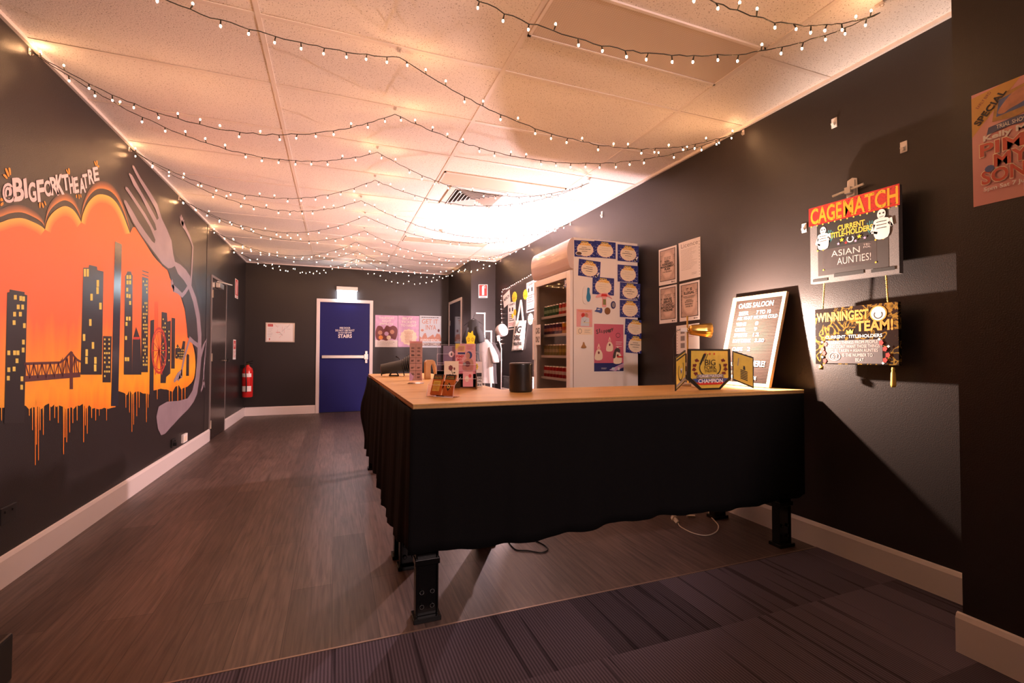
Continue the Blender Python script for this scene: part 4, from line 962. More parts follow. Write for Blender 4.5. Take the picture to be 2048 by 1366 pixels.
# tiered brochure holder
Ob = Vector((.545, 2.66, CT)); u = Vector((math.cos(math.radians(-14)), math.sin(math.radians(-14)), 0)); nb = Vector((-u.y, u.x, 0))
t = thing('brochure_holder', Ob+u*.11+nb*.08, 'tiered clear acrylic brochure holder behind the orange cards', 'brochure holder')
mb = MB(); tiers = [(0, .03, 0.0, .235, .06, .14), (0, .09, .0, .235, .105, .205), (0, .15, .0, .235, .15, .262)]
for (xs_, yo, z0, wd, zf, zb) in tiers:
    A = Ob+u*xs_+nb*yo
    mb.prism([A+Vector((0, 0, .002)), A+u*wd+Vector((0, 0, .002)), A+u*wd+Vector((0, 0, zf)), A+Vector((0, 0, zf))], nb*.002, M_acr)
    Bk = A+nb*.035; mb.prism([Bk+Vector((0, 0, .002)), Bk+u*wd+Vector((0, 0, .002)), Bk+u*wd+nb*.02+Vector((0, 0, zb)), Bk+nb*.02+Vector((0, 0, zb))], nb*.002, M_acr)
    mb.tube([A+Vector((0, 0, .002)), A+Vector((0, 0, zf)), A+u*wd+Vector((0, 0, zf)), A+u*wd+Vector((0, 0, .002))], .001, ME, 5)
    mb.tube([Bk+Vector((0, 0, .002)), Bk+nb*.02+Vector((0, 0, zb)), Bk+u*wd+nb*.02+Vector((0, 0, zb)), Bk+u*wd+Vector((0, 0, .002))], .001, ME, 5)
for q in (0, .235): mb.prism([Ob+u*q+Vector((0, 0, .002)), Ob+u*q+nb*.19+Vector((0, 0, .002)), Ob+u*q+nb*.19+Vector((0, 0, .15)), Ob+u*q+Vector((0, 0, .05))], u*.002, M_acr)
mb.build('holder', t)
# flyers in it
A = Ob+nb*.045+u*.045+Vector((0, 0, .045)); s = Sheet(A, u*.085, nb*.012+Vector((0, 0, .118)), M_cream, .003)
s.disc(.45, .66, .17, .15, M_maroon, 14, jag=.2); s.disc(.70, .62, .07, .08, M_maroon, 10, jag=.2); s.line([(.5, .55), (.62, .30), (.55, .15)], .03, mat('dark_green_print', (.05, .06, .02), .6)); s.disc(.40, .30, .12, .05, MATS['dark_green_print'], 8); s.disc(.7, .42, .08, .04, MATS['dark_green_print'], 8); s.disc(.55, .18, .14, .06, M_pink, 10)
s.done('flyer', 'cream flyer with a dark red rose, front tier of the acrylic holder', 'flyer')
A = Ob+nb*.165+u*.035+Vector((0, 0, .14)); s = Sheet(A, u*.085, nb*.01+Vector((0, 0, .115)), mat('grey_violet_print', (.22, .18, .26), .4), .003); s.disc(.6, .55, .2, .16, M_paper, 16); s.disc(.6, .55, .06, .09, M_ink, 8)
s.done('flyer', 'grey flyer with a white round emblem in the back tier of the acrylic holder', 'flyer')
A = Ob+nb*.105+u*.110+Vector((0, 0, .085)); s = Sheet(A, u*.122, nb*.012+Vector((0, 0, .182)), M_pink, .003)
s.poly([(0, 1), (0, .78), (.25, 1)], M_gold); s.rect(.10, .74, .46, .93, M_gold); s.rect(.13, .76, .43, .91, M_skin); s.rect(.12, .65, .48, .71, M_navy); s.text('PIMP', .03, .53, .42, .62, M_red, .03); s.text('MY', .10, .43, .34, .51, M_red, .03); s.text('SONG', .03, .33, .36, .41, M_red, .03)
s.scrib(.55, .8, .92, .95, M_red, 4, .01); s.disc(.68, .62, .15, .13, M_navy, 14); s.disc(.62, .60, .10, .11, M_skin, 14); s.poly(smooth([(.35, .2), (.42, .42), (.55, .5), (.75, .5), (.88, .4), (.85, .1), (.5, .1)]), M_skin); s.disc(.6, .33, .14, .10, M_maroon, 12); s.disc(.45, .32, .08, .06, M_grey, 8)
s.done('flyer', 'pink PIMP MY SONG flyer with a figure, in the acrylic brochure holder', 'flyer')
A = Ob+nb*.05+u*.155+Vector((0, 0, .012)); s = Sheet(A, u*.06, nb*.01+Vector((0, 0, .09)), M_pink, .003); s.disc(.4, .5, .2, .2, M_cream, 10); s.disc(.7, .7, .15, .12, M_red, 10); s.done('flyer', 'small pink flyer low in the right side of the acrylic brochure holder', 'flyer')
# upright menu strip in acrylic stand
A = onz(819, 767, CT); u = Vector((.97, -.25, 0)); 
t = thing('menu_stand', A+u*.04, 'tall narrow clear stand with a pink price list on the far table', 'menu stand')
dY = A.y; wd = .085; hh = .30
mb = MB(); mb.prism([A+Vector((-.02, -.05, .001)), A+u*wd+Vector((0, -.05, .001)), A+u*wd+Vector((.02, .04, .001)), A+Vector((0, .04, .001))], (0, 0, .003), M_acr); mb.prism([A+Vector((0, 0, .004)), A+u*wd+Vector((0, 0, .004)), A+u*wd+Vector((0, 0, hh)), A+Vector((0, 0, hh))], (0, .003, 0), M_acr); mb.build('stand', t)
s = Sheet(A+Vector((0, 0, .02)), u*wd, Vector((0, 0, hh-.03)), mat('price_list_pink', (.55, .33, .29), .45), .001)
s.rect(0, .95, 1, 1, M_pink)
for y in (.82, .74, .64, .50, .32, .16, .08):
    for x in (.12, .60): s.scrib(x, y-.02, x+.28, y+.03, M_ink, 3, .010, seed=int(y*100))
for y in (.58, .44, .25): s.line([(.02, y), (.98, y)], .006, M_ink)
s.line([(.5, .92), (.5, .05)], .004, M_ink); s.poly([(0, .22), (.35, .1), (.2, .0), (0, 0)], M_lilac); s.done('price_list', None, None, parent=t)
# wooden tablet holder (inverted U)
A = onz(851, 758, CT); A.z = CT
t = None; M_wd = mat('beech_wood', (.62, .36, .15), .4, noise=.12, scale=20)
D = 3.75; sc_ = D*1.07/928.7
mb = MB(); pr = [(0, 0), (0, .135), (.012, .152), (.06, .152), (.075, .14), (.105, .02), (.105, 0), (.088, 0), (.062, .118), (.050, .125), (.042, .10), (.042, 0)]
base = Vector((A.x, A.y, CT)); uu = Vector((1, -.1, 0)).normalized()
mb.prism([base+uu*a_*1.0+Vector((0, 0, b_)) for a_, b_ in pr][::-1], (0, .07, 0), M_wd); o = mb.build('wooden_stand', None, .003); tag(o, 'bent wood headphone style stand on the far table beside the brochure holder', 'wooden stand')
# black folded tripod device
B0 = onz(768, 752, CT)
t = thing('tripod_grip', B0, 'black ribbed gadget lying on folded tripod legs at the far table end', 'tripod')
a0 = B0+Vector((-.02, 0, .060)); a1 = B0+Vector((.16, -.05, .095))
MB().cyl(a0, a1, .046, M_blackpl, 20, .052).build('body', t)
rb = MB()
for k in range(5): c_ = a0.lerp(a1, 1.02+k*.10); rb.cyl(c_, c_+(a1-a0).normalized()*.010, .058+.008*k, M_blackpl, 20)
rb.cyl(a1, a0.lerp(a1, 1.5), .045, M_blackpl, 16); rb.build('ribbed_grip', t)
MB().tube([B0+Vector((.04, -.06, 0.005)), B0+Vector((.08, -.03, .06)), B0+Vector((.14, -.02, .15)), B0+Vector((.10, -.02, .175))], .007, M_blackpl, 8).tube([B0+Vector((.04, -.06, .006)), B0+Vector((.12, -.07, .006))], .006, M_blackpl, 8).tube([B0+Vector((.12, -.07, .005)), B0+Vector((.085, -.04, .06))], .006, M_blackpl, 8).tube([B0+Vector((.16, -.05, .06)), B0+Vector((.17, -.06, .004))], .005, M_blackpl, 8).tube([B0+Vector((-.02, .0, .03)), B0+Vector((-.02, .01, .004))], .006, M_blackpl, 8).build('tripod_legs', t)
MB().cyl(a0, a0-(a1-a0).normalized()*.004, .034, mat('rgb_indicator', (.5, .1, .08), .3, noise=.6, scale=20), 20).build('end_cap', t)
# round white plate behind the price list
p = onz(842, 752, CT); MB().lathe((p.x-.02, p.y+.1, CT+.075), (.85, -.5, .15), [(0, 0), (.068, 0), (.072, .003), (.068, .007), (0, .008)], M_cream, 32).build('round_plate'); tag(bpy.data.objects['round_plate'], 'round cream disc standing behind the pink price list', 'disc')
# SALE price sign
p = onz(953, 773.5, CT); u = Vector((.95, -.3, 0)).normalized()
dd = p.y; s = Sheet(Vector((p.x-.045, p.y+.015, CT+.001)), u*.085, Vector((0, .01, .155)), M_paper, .003)
s.rect(.45, .40, .95, .55, M_ink); s.text('$30', .5, .28, .95, .38, M_ink, .03); s.text('S-XL', .5, .18, .95, .26, M_ink, .03); s.text('CASH', .05, .03, .9, .12, M_ink, .03); s.disc(.35, .80, .38, .20, M_yel, 24, jag=.14); s.text('SALE', .08, .74, .62, .86, M_ink, .03, shear=.15); s.rect(.08, .22, .16, .5, M_ink)
s.done('price_sign', 'white price sign with a yellow SALE burst on the counter edge below the shirts', 'sign')

# ------------------------------------------------------------------ fridge
FX0, FX1, FY0, FY1, FT = 1.925, 2.585, 3.555, 4.345, 2.125
M_fr = mat('fridge_white_enamel', (.90, .83, .78), .22)
M_fri = mat('fridge_liner', (.80, .76, .72), .4)
fr = thing('drinks_fridge', ((FX0+FX1)/2, (FY0+FY1)/2, 0), 'tall white glass-door drinks fridge covered in award cards', 'fridge')
mb = MB()
mb.box((FX0, FY0, .08), (FX1, FY0+.03, FT), M_fr).box((FX0, FY1-.03, .08), (FX1, FY1, FT), M_fr).box((FX1-.03, FY0+.03, .08), (FX1, FY1-.03, FT), M_fr)
mb.box((FX0, FY0+.03, FT-.30), (FX1-.03, FY1-.03, FT), M_fr).box((FX0, FY0+.03, .08), (FX1-.03, FY1-.03, .20), M_fri)
mb.box((FX0+.02, FY0+.04, 0), (FX1-.02, FY1-.04, .08), M_blackpl)
mb.box((FX1-.034, FY0+.031, .2), (FX1-.031, FY1-.031, FT-.31), M_fri).box((FX0+.01, FY0+.031, .2), (FX1-.034, FY0+.034, FT-.31), M_fri).box((FX0+.01, FY1-.034, .2), (FX1-.034, FY1-.031, FT-.31), M_fri)
mb.build('body', fr, bevel=.004)
mb = MB(); prof = [(FX0, FT), (FX0-.035, FT-.02), (FX0-.058, FT-.07), (FX0-.064, FT-.13), (FX0-.056, FT-.20), (FX0-.036, FT-.262), (FX0, FT-.275)]
prof = smooth([(a_, b_) for a_, b_ in prof], 3, False)
mb.prism([(a_, FY0, b_) for a_, b_ in prof], (0, FY1-FY0, 0), mat('fridge_canopy_gloss', (.70, .55, .50), .12)); mb.build('canopy', fr)
dz0, dz1 = .20, FT-.285
d = MB(); dx0, dx1 = FX0-.035, FX0-.004
for lo, hi in (((FY0+.005, dz0), (FY0+.075, dz1)), ((FY1-.06, dz0), (FY1-.005, dz1)), ((FY0+.075, dz1-.06), (FY1-.06, dz1)), ((FY0+.075, dz0), (FY1-.06, dz0+.08))): d.box((dx0, lo[0], lo[1]), (dx1, hi[0], hi[1]), M_fr)
door = d.build('door', fr, bevel=.004)
MB().box((dx0+.012, FY0+.075, dz0+.08), (dx0+.018, FY1-.06, dz1-.06), acrylic('door_glass', (.86, .84, .82), .08)).build('glass_pane', door)
MB().box((dx0-.022, FY1-.05, 1.05), (dx0, FY1-.02, 1.45), M_fr).build('handle', door, bevel=.004)
SZ = [1.470, 1.290, 1.085, .875]
for z in SZ:
    s_ = MB(); s_.box((FX0+.03, FY0+.04, z-.012), (FX0+.036, FY1-.04, z+.012), M_whitepl)
    for k in range(12): x = FX0+.05+k*.045; s_.box((x, FY0+.04, z-.004), (x+.004, FY1-.04, z), M_chrome)
    s_.build('shelf', fr)
def can(name, col, col2, label, group, h=.118, r=.031):
    t = thing(name, (0, 0, 0), label, 'drink can', group)
    m1 = mat('can_'+name+str(col), col, .3, .3)
    MB().lathe((0, 0, 0), (0, 0, 1), [(0, 0), (r-.006, 0), (r, .008), (r, h*.35)], m1, 14).lathe((0, 0, 0), (0, 0, 1), [(r+.0002, h*.35), (r+.0002, h*.62)], mat('canb'+str(col2), col2, .35, .2), 14).lathe((0, 0, 0), (0, 0, 1), [(r, h*.62), (r, h-.010)], m1, 14).build('body', t)
    MB().lathe((0, 0, 0), (0, 0, 1), [(r, h-.010), (r-.005, h-.001), (r-.005, h), (r-.007, h-.003), (0, h-.003)], M_chrome, 14).build('lid', t)
    return t
rows_ = [[((.04, .16, .07), (.3, .5, .3), 5, 'green'), ((.60, .08, .05), (.85, .8, .75), 6, 'red and white')],
         [((.10, .03, .10), (.60, .25, .20), 6, 'purple'), ((.75, .42, .03), (.6, .12, .03), 5, 'yellow')],
         [((.30, .30, .12), (.5, .5, .3), 5, 'olive'), ((.35, .25, .06), (.55, .45, .1), 3, 'gold'), ((.55, .52, .6), (.4, .4, .6), 3, 'pale')],
         [((.50, .015, .012), (.8, .7, .68), 8, 'red'), ((.03, .20, .35), (.7, .5, .05), 3, 'blue')]]
# kinds run from the far end of the shelf towards the camera
for k, row in enumerate(rows_):
    y = FY1-.085; z = SZ[k]
    nm = ('top', 'second', 'third', 'bottom')[k]
    for c1, c2, n, cn in row:
        lb = f'{cn} drink can on the {nm} shelf in the fridge'; proto = None
        for q in range(n):
            for xx in (FX0+.075, FX0+.145):
                if y < FY0+.07: continue
                if proto is None: proto = can('drink_can', c1, c2, lb, f'{cn} cans on the {nm} fridge shelf'); proto.location = (xx, y, z)
                else: dup(proto, (xx, y, z))
            y -= .067
# price strip & paper bundle on the third shelf
MB().box((FX0+.2, FY0+.1, SZ[2]), (FX0+.4, FY0+.45, SZ[2]+.17), M_lilac).build('drink_carton', None, .003); tag(bpy.data.objects['drink_carton'], 'pale lilac carton at the back of the third fridge shelf', 'carton')
# notice on the door
s = Sheet(Vector((dx0-.001, FY1-.045, 1.20)), Vector((0, -.13, 0)), Vector((0, 0, .20)), M_paper, .001); s.text('CARD', .12, .55, .88, .85, M_ink, .03); s.text('ONLY', .12, .12, .88, .42, M_ink, .03); s.done('paper_notice', 'CARD ONLY paper notice taped to the fridge glass door', 'notice')
s = Sheet(Vector((dx0+.0115, FY0+.13, 1.70)), Vector((0, -.05, 0)), Vector((0, 0, .075)), M_bluepr, .0004); s.text('P', .2, .15, .8, .85, M_paper, .02); s.done('window_sticker', 'small blue sticker in the top corner of the fridge glass', 'sticker')

# award cards etc on the fridge side
F2 = lambda a_, b_: ony(a_, b_, FY0-.0008)
M_blurs = mat('award_blue', (.035, .045, .22), .25, noise=.5, scale=45)
cards = [((1149, 480, 1192, 513), -1.5, 'football'), ((1188.5, 481, 1231, 514.5), 0, 0), ((1235, 488.5, 1277, 521.5), 0, 1), ((1156, 517, 1199.5, 551), 3, 'bottle'), ((1184.5, 553, 1227.5, 588), 1, 0), ((1235, 529, 1276, 563), 0, 0), ((1239.5, 564, 1280, 597.5), 1, 1), ((1239.5, 599.5, 1280, 634), 0, 0), ((1249, 637, 1290, 669), 3, 'red'), ((1251, 669, 1290, 705), 3, 1)]
where = ['top left', 'top middle', 'top right', 'second row left, with bottle sticker', 'just above the bottle opener', 'right column, second from top', 'right column, third from top', 'right column, fourth from top', 'right column, with red writing', 'lowest, hanging past the edge']
for k, ((x0, y0, x1, y1), tl, kind) in enumerate(cards):
    O, U, V = quad(F2, (x0, y0), (x1, y0+(y1-y0)*.0+1), (x0, y1)); V = Vector((0, 0, V.length)); U = Vector((U.length, 0, 0))
    a_ = math.radians(-tl*1.2); c_, s_ = math.cos(a_), math.sin(a_); U2 = Vector((U.x*c_, 0, U.x*s_)); V2 = Vector((-V.z*s_, 0, V.z*c_)); O = O-Vector((0, .0012*(k % 3), 0))
    s = Sheet(O, U2, V2, M_blurs, .0008, .0002)
    for q in range(16):
        an = 2*math.pi*q/16+.1; s.line([(.5+.42*math.cos(an), .47+.42*math.sin(an)), (.5+min(.49, .6)*math.cos(an)*1.0, .47+.5*math.sin(an)*.98)], .012, M_ltblue, up=(q == 0))
    s.disc(.5, .46, .395, .435, M_pink, 36, jag=.06); s.disc(.5, .46, .375, .41, M_cream, 32)
    s.text('PIZZA', .33, .84, .67, .95, M_yel, .04); s.text('AWARD', .24, .70, .76, .83, M_yel, .05); s.text('AWARD', .25, .71, .77, .835, M_orange, .0)
    m_ = M_ink if kind in ('football', 1, 'bottle') else M_grey
    s.scrib(.34, .54, .66, .62, M_red if kind == 'red' else m_, 1, .03 if m_ is M_ink else .012, seed=k); s.scrib(.22, .42, .80, .52, m_, 1, .035 if m_ is M_ink else .012, seed=k+3); s.scrib(.34, .30, .66, .38, m_, 1, .03 if m_ is M_ink else .012, seed=k+5); s.scrib(.42, .2, .58, .24, M_grey, 1, .012, seed=k)
    if kind == 'football': s.disc(.2, .2, .16, .12, M_paper, 12); s.disc(.2, .2, .13, .10, mat('brown_leather_print', (.12, .05, .03), .5), 12)
    if kind == 'bottle' or (kind == 1 and k != 9): s.poly([(.76, .05), (.84, .03), (.92, .2), (.97, .33), (.93, .33), (.82, .2)], M_paper); s.disc(.83, .13, .05, .08, M_ink, 8)
    for (qx, qy) in ((.12, .2), (.88, .35), (.9, .12), (.7, .04)): s.disc(qx, qy, .015, .02, M_paper, 6, up=False)
    s.done('award_card', 'blue and cream award card on the fridge side, '+where[k], 'award card', 'award cards on the side of the fridge')
O, U, V = quad(F2, (1187, 646), (1247.6, 648), (1187, 745)); s = Sheet(O-Vector((0, .001, 0)), Vector((U.x, 0, 0)), Vector((0, 0, V.z)), M_paper, .0008)
M_hot = mat('hot_pink_print', (.60, .13, .20), .3)
s.rect(.015, .02, .985, .985, M_hot); s.rect(.015, .02, .985, .19, M_navy); s.poly([(.5, .05), (.985, .19), (.985, .10), (.7, .02)], M_lilac)
for i, (ch, x, y, h) in enumerate(zip('Slippery', (.08, .18, .25, .32, .40, .46, .53, .58), (.80, .82, .82, .81, .82, .83, .84, .86), (.10, .10, .07, .08, .08, .08, .08, .08))):
    s.text(ch, x, y-.02, x+.075 if ch not in 'li' else x+.03, y+h-.03, mat('poster_dark_grey', (.07, .05, .05), .5), .03, up=(i == 0), rot=.15)
s.ring(.80, .76, .07, .045, .008, M_ink)
def clown(cx, cy, k=1):
    s.poly(smooth([(cx-.12*k, cy-.16*k), (cx-.10*k, cy-.02*k), (cx-.03*k, cy+.05*k), (cx+.05*k, cy+.04*k), (cx+.12*k, cy-.04*k), (cx+.10*k, cy-.16*k)], 3), M_cream); s.disc(cx, cy+.08*k, .055*k, .04*k, M_pink, 12); s.disc(cx-.0*k, cy+.08*k, .012*k, .009*k, M_red, 8); s.disc(cx, cy-.02*k, .03*k, .03*k, M_maroon, 8); s.poly([(cx-.03*k, cy+.11*k), (cx+.03*k, cy+.11*k), (cx, cy+.17*k)], M_cream)
clown(.52, .58, .9); clown(.16, .42, 1); clown(.78, .36, 1.1)
s.poly(smooth([(.62, .3), (.68, .46), (.78, .5), (.86, .46), (.84, .4), (.74, .42), (.7, .3)], 3), MATS['poster_dark_grey'])
s.scrib(.72, .56, .94, .64, M_paper, 2, .012); s.scrib(.72, .52, .92, .54, M_paper, 1, .012); s.scrib(.24, .06, .42, .1, M_paper, 2, .006); s.disc(.63, .07, .06, .03, M_ltblue, 10); s.rect(.78, .04, .84, .10, M_paper); s.rect(.76, .30, .95, .33, M_red)
s.done('poster', 'pink Slippery show poster with clowns on the fridge side', 'poster')
O, U, V = quad(F2, (1153, 618), (1184.5, 618), (1153, 653.5)); s = Sheet(O, Vector((U.x, 0, 0)), Vector((0, 0, V.z)), M_pink, .0008)
s.text('TWO DADS', .1, .84, .9, .94, M_orange, .03); s.disc(.42, .66, .13, .13, M_red, 12); s.disc(.62, .66, .12, .13, M_skin, 12); s.poly([(.25, .05), (.3, .5), (.5, .6), (.8, .5), (.8, .05)], M_ltblue); s.poly([(.32, .55), (.48, .3), (.7, .5), (.55, .35), (.5, .25)], M_ink); s.line([(.4, .25), (.9, .25)], .02, M_yel)
s.done('poster', 'small square pink poster of two figures left of the Slippery poster', 'poster')
O, U, V = quad(F2, (1153, 655), (1184.5, 656), (1153, 669)); s = Sheet(O, Vector((U.x, 0, 0)), Vector((0, 0, V.z)), M_cream, .0008); s.ring(.22, .5, .10, .32, .05, M_ink); s.scrib(.5, .2, .9, .8, M_grey, 4, .04); s.done('coupon', 'cream coupon slip under the small pink poster on the fridge', 'coupon')
# magnets
def magnet(pxc, pyc, w, h, m, label, shape='round', extra=None):
    c_ = F2(pxc, pyc); k = (F2(pxc+1, pyc)-c_).x; W2, H2 = w*k/2, h*k/2
    if shape == 'round': pts = [(math.cos(2*math.pi*q/20)*W2, math.sin(2*math.pi*q/20)*H2) for q in range(20)]
    else: pts = [(a_*W2, b_*H2) for a_, b_ in smooth(shape, 3)]
    mb = MB(); mb.prism([c_+Vector((a_, 0, b_)) for a_, b_ in pts], (0, -.008, 0), m)
    if extra: extra(mb, c_+Vector((0, -.0083, 0)), W2, H2)
    return tag(mb.build('fridge_magnet'), label, 'magnet')
def pad(mb, c, ex_, m, e=0): mb.add([c+Vector((a_, -e, b_)) for a_, b_ in ex_], [tuple(range(len(ex_)))], m)
magnet(1173, 590, 18, 31, M_whitepl, 'white oval magnet with a blue blob on the fridge', [(-.9, -.6), (-.9, .6), (-.3, 1), (.4, .95), (.95, .3), (.9, -.6), (.3, -1), (-.5, -1)], lambda mb, c, W_, H_: pad(mb, c, [(a_*W_, b_*H_) for a_, b_ in smooth([(.1, .8), (.0, .2), (-.15, -.3), (.1, -.75), (.6, -.7), (.85, -.2), (.6, .3), (.6, .75)], 3)], mat('magnet_blue', (.03, .22, .42), .3)))
magnet(1226, 610, 9, 13, M_navy, 'small dark oval badge magnet on the fridge, right of the bottle opener', 'round', lambda mb, c, W_, H_: pad(mb, c, [(math.cos(q)*W_*.7, math.sin(q)*H_*.7) for q in [k*.5236 for k in range(12)]], M_grey))
magnet(1214.5, 622, 11, 12, mat('bronze_magnet', (.28, .13, .05), .4, .5), 'round bronze coin magnet on the fridge')
magnet(1196.5, 621, 15, 10, M_bluepr, 'blue jagged sticker magnet on the fridge, beside the bronze coin', [(-1, -.3), (-.5, .3), (-.4, 1), (.2, .8), (.8, .9), (1, .1), (.7, -.9), (0, -.6)], lambda mb, c, W_, H_: pad(mb, c, [(-.4*W_, .2*H_), (.4*W_, .2*H_), (.3*W_, .5*H_), (-.3*W_, .5*H_)], M_paper))
magnet(1167, 690, 10, 11.5, mat('brown_magnet', (.42, .20, .06), .4), 'small brown swirl magnet low on the fridge side', [(-1, -.8), (-.7, -.3), (-.35, .2), (-.15, .9), (.2, .7), (.4, .1), (.75, -.3), (1, -.8), (0, -1)])
magnet(1207.5, 600, 33, 24, M_pink, 'red and green figure-shaped bottle opener magnet on the fridge', [(-1, .3), (-.7, .75), (-.1, 1), (.4, .95), (1, .2), (.6, .45), (.25, .35), (.25, -.9), (0, -1), (-.2, -.9), (-.2, .35), (-.6, .35)], lambda mb, c, W_, H_: (pad(mb, c, [(-.15*W_, -.7*H_), (.2*W_, -.7*H_), (.2*W_, .1*H_), (-.15*W_, .1*H_)], mat('magnet_green', (.25, .25, .08), .4)), pad(mb, c, [(-.4*W_, .5*H_), (.4*W_, .5*H_), (.3*W_, .85*H_), (-.3*W_, .85*H_)], M_red)))

# ------------------------------------------------------------------ licence notices on the right wall
def XRp(y): return XR(y)
def onR(px, py, off=.001):       # pixel -> right wall
    r_ = ray(px, py); t_ = (2.661-off)/(r_.x+.0115*r_.y); return CP+r_*t_
def rw(tl, tr, bl, off=.001):
    a_, b_, c_ = onR(*tl, off), onR(*tr, off), onR(*bl, off); return c_, b_-a_, a_-c_
M_kraft = mat('parchment_print', (.52, .38, .32), .6, noise=.25, scale=25)
def notice(tl, tr, bl, lines, label, curl=None):
    O, U, V = rw(tl, tr, bl); V = Vector((0, 0, V.z)); s = Sheet(O, U, V, M_paper, .001)
    s.rect(.07, .10, .93, .95, M_ink); s.rect(.10, .115, .90, .935, M_kraft)
    for q in range(22):
        rr = random.Random(q); e = rr.random() < .5; yy = .12+rr.random()*.8; s.line([(.08, yy), (.08+rr.uniform(.04, .12), yy)] if e else [(.92, yy), (.92-rr.uniform(.04, .12), yy)], .006, M_ink, up=(q == 0))
    s.disc(.5, .53, .37, .385, mat('parchment_mid', (.62, .47, .40), .6), 20, jag=.05); s.disc(.5, .53, .32, .34, mat('parchment_light', (.72, .56, .48), .6), 20, jag=.05)
    for tx, y0, y1, w_ in lines: s.text(tx, .5-w_/2, y0-.003, .5+w_/2, y1+.003, M_ink, .04 if y1-y0 > .035 else .01)
    s.rect(.74, .03, .78, .07, M_ink); s.rect(.80, .04, .92, .06, M_grey)
    return s.done('licence_notice', label, 'notice', 'liquor notices on the right wall')
notice((1317, 500.5), (1352.5, 490), (1318, 572), [('YOU CAN ASK', .72, .75, .4), ('TO SEE THE', .675, .705, .36), ('RISK-', .60, .655, .3), ('ASSESSED', .53, .585, .62), ('MANAGEMENT', .46, .515, .74), ('PLAN', .39, .445, .3), ('FOR THIS VENUE', .33, .36, .5)], 'parchment RISK-ASSESSED MANAGEMENT PLAN notice, top left of the wall notices')
notice((1318, 576), (1353, 568.5), (1319, 648), [('WE SUPPORT', .75, .78, .4), ('STAFF WHO', .705, .735, .36), ('REFUSE', .62, .68, .45), ('SERVICE', .545, .605, .5), ('TO UNDULY', .47, .53, .66), ('INTOXICATED', .395, .455, .74), ('PATRONS', .32, .38, .55)], 'parchment REFUSE SERVICE notice, lower left of the wall notices')
notice((1358.5, 568.5), (1398.5, 559.5), (1359.5, 643.5), [('IT IS', .78, .85, .3), ('ILLEGAL', .69, .76, .52), ('DRINKS TO BE SERVED', .62, .645, .6), ('TO ANYONE WHO IS', .585, .61, .5), ('UNDULY', .52, .55, .3), ('INTOXICATED', .475, .505, .42), ('DISORDERLY', .415, .445, .4), ('UNDER 18', .355, .385, .34)], 'parchment IT IS ILLEGAL notice with bullet points, right of the REFUSE SERVICE one')
O, U, V = rw((1356, 488), (1398, 474), (1359, 563)); V = Vector((0, 0, V.z)); s = Sheet(O, U, V, M_paper, .0008, warp=lambda a_, b_: .008*abs(b_)**3*(1-a_)+.004*math.sin(a_*3)*b_)
s.text('Licence', .12, .84, .9, .95, M_grey); s.scrib(.1, .25, .86, .80, M_grey, 16, .006); s.scrib(.6, .10, .85, .16, M_grey, 2, .008)
for k in range(12): s.rect(.945, .06+k*.075, .965, .08+k*.075, M_ink, up=(k == 0))
s.done('licence_paper', 'curling white licence sheet in a punched sleeve, top right of the wall notices', 'notice')
O, U, V = rw((1352, 652), (1398, 646), (1353, 708)); V = Vector((0, 0, V.z)); s = Sheet(O, U, V, M_paper, .0008)
for k in range(9): s.rect(.03, .06+k*.1, .055, .085+k*.1, M_ink, up=(k == 0))
s.scrib(.50, .55, .92, .75, M_red, 3, .012); s.rect(.2, .45, .38, .62, M_grey); s.rect(.2, .2, .38, .37, M_grey); s.rect(.2, .7, .38, .87, M_grey)
s.done('plastic_sleeve', 'white sheet in a clear punched sleeve behind the brass lamp', 'notice')

# ------------------------------------------------------------------ wall hooks, white
def whook(px, py, w, h, label):
    c_ = onR(px, py, 0); mb = MB(); k = c_.length*1.0
    W2, H2 = .016*w, .028*h
    mb.box((c_.x-.004, c_.y-W2, c_.z-H2), (c_.x, c_.y+W2, c_.z+H2), M_whitepl)
    mb.prism([(c_.x-.004, c_.y-W2*.6, c_.z-H2*.5), (c_.x-.014, c_.y-W2*.5, c_.z-H2*.75), (c_.x-.020, c_.y-W2*.4, c_.z-H2*.1), (c_.x-.013, c_.y-W2*.4, c_.z-H2*.2), (c_.x-.004, c_.y-W2*.6, c_.z+H2*.2)], (0, W2*1.0, 0), M_whitepl)
    return tag(mb.build('adhesive_hook', None, .002), label, 'hook', 'empty white hooks on the right wall')
whook(1669, 246, 1, 1, 'empty white adhesive hook high on the right wall, nearer the ceiling'); whook(1808, 294, 1, 1, 'empty white adhesive hook between the big pink poster and the cage match sign')
whook(1609, 456, 1, 1, 'empty white adhesive hook just left of the cage match sign'); whook(1204, 429, .9, 1.2, 'empty white adhesive hook on the wall above the fridge')

# ------------------------------------------------------------------ CAGE MATCH sign
PL = 2.56
f3 = lambda a_, b_: onx(a_, b_, PL)
def sw(tl, tr, bl): a_, b_, c_ = f3(*tl), f3(*tr), f3(*bl); return c_, b_-a_, a_-c_
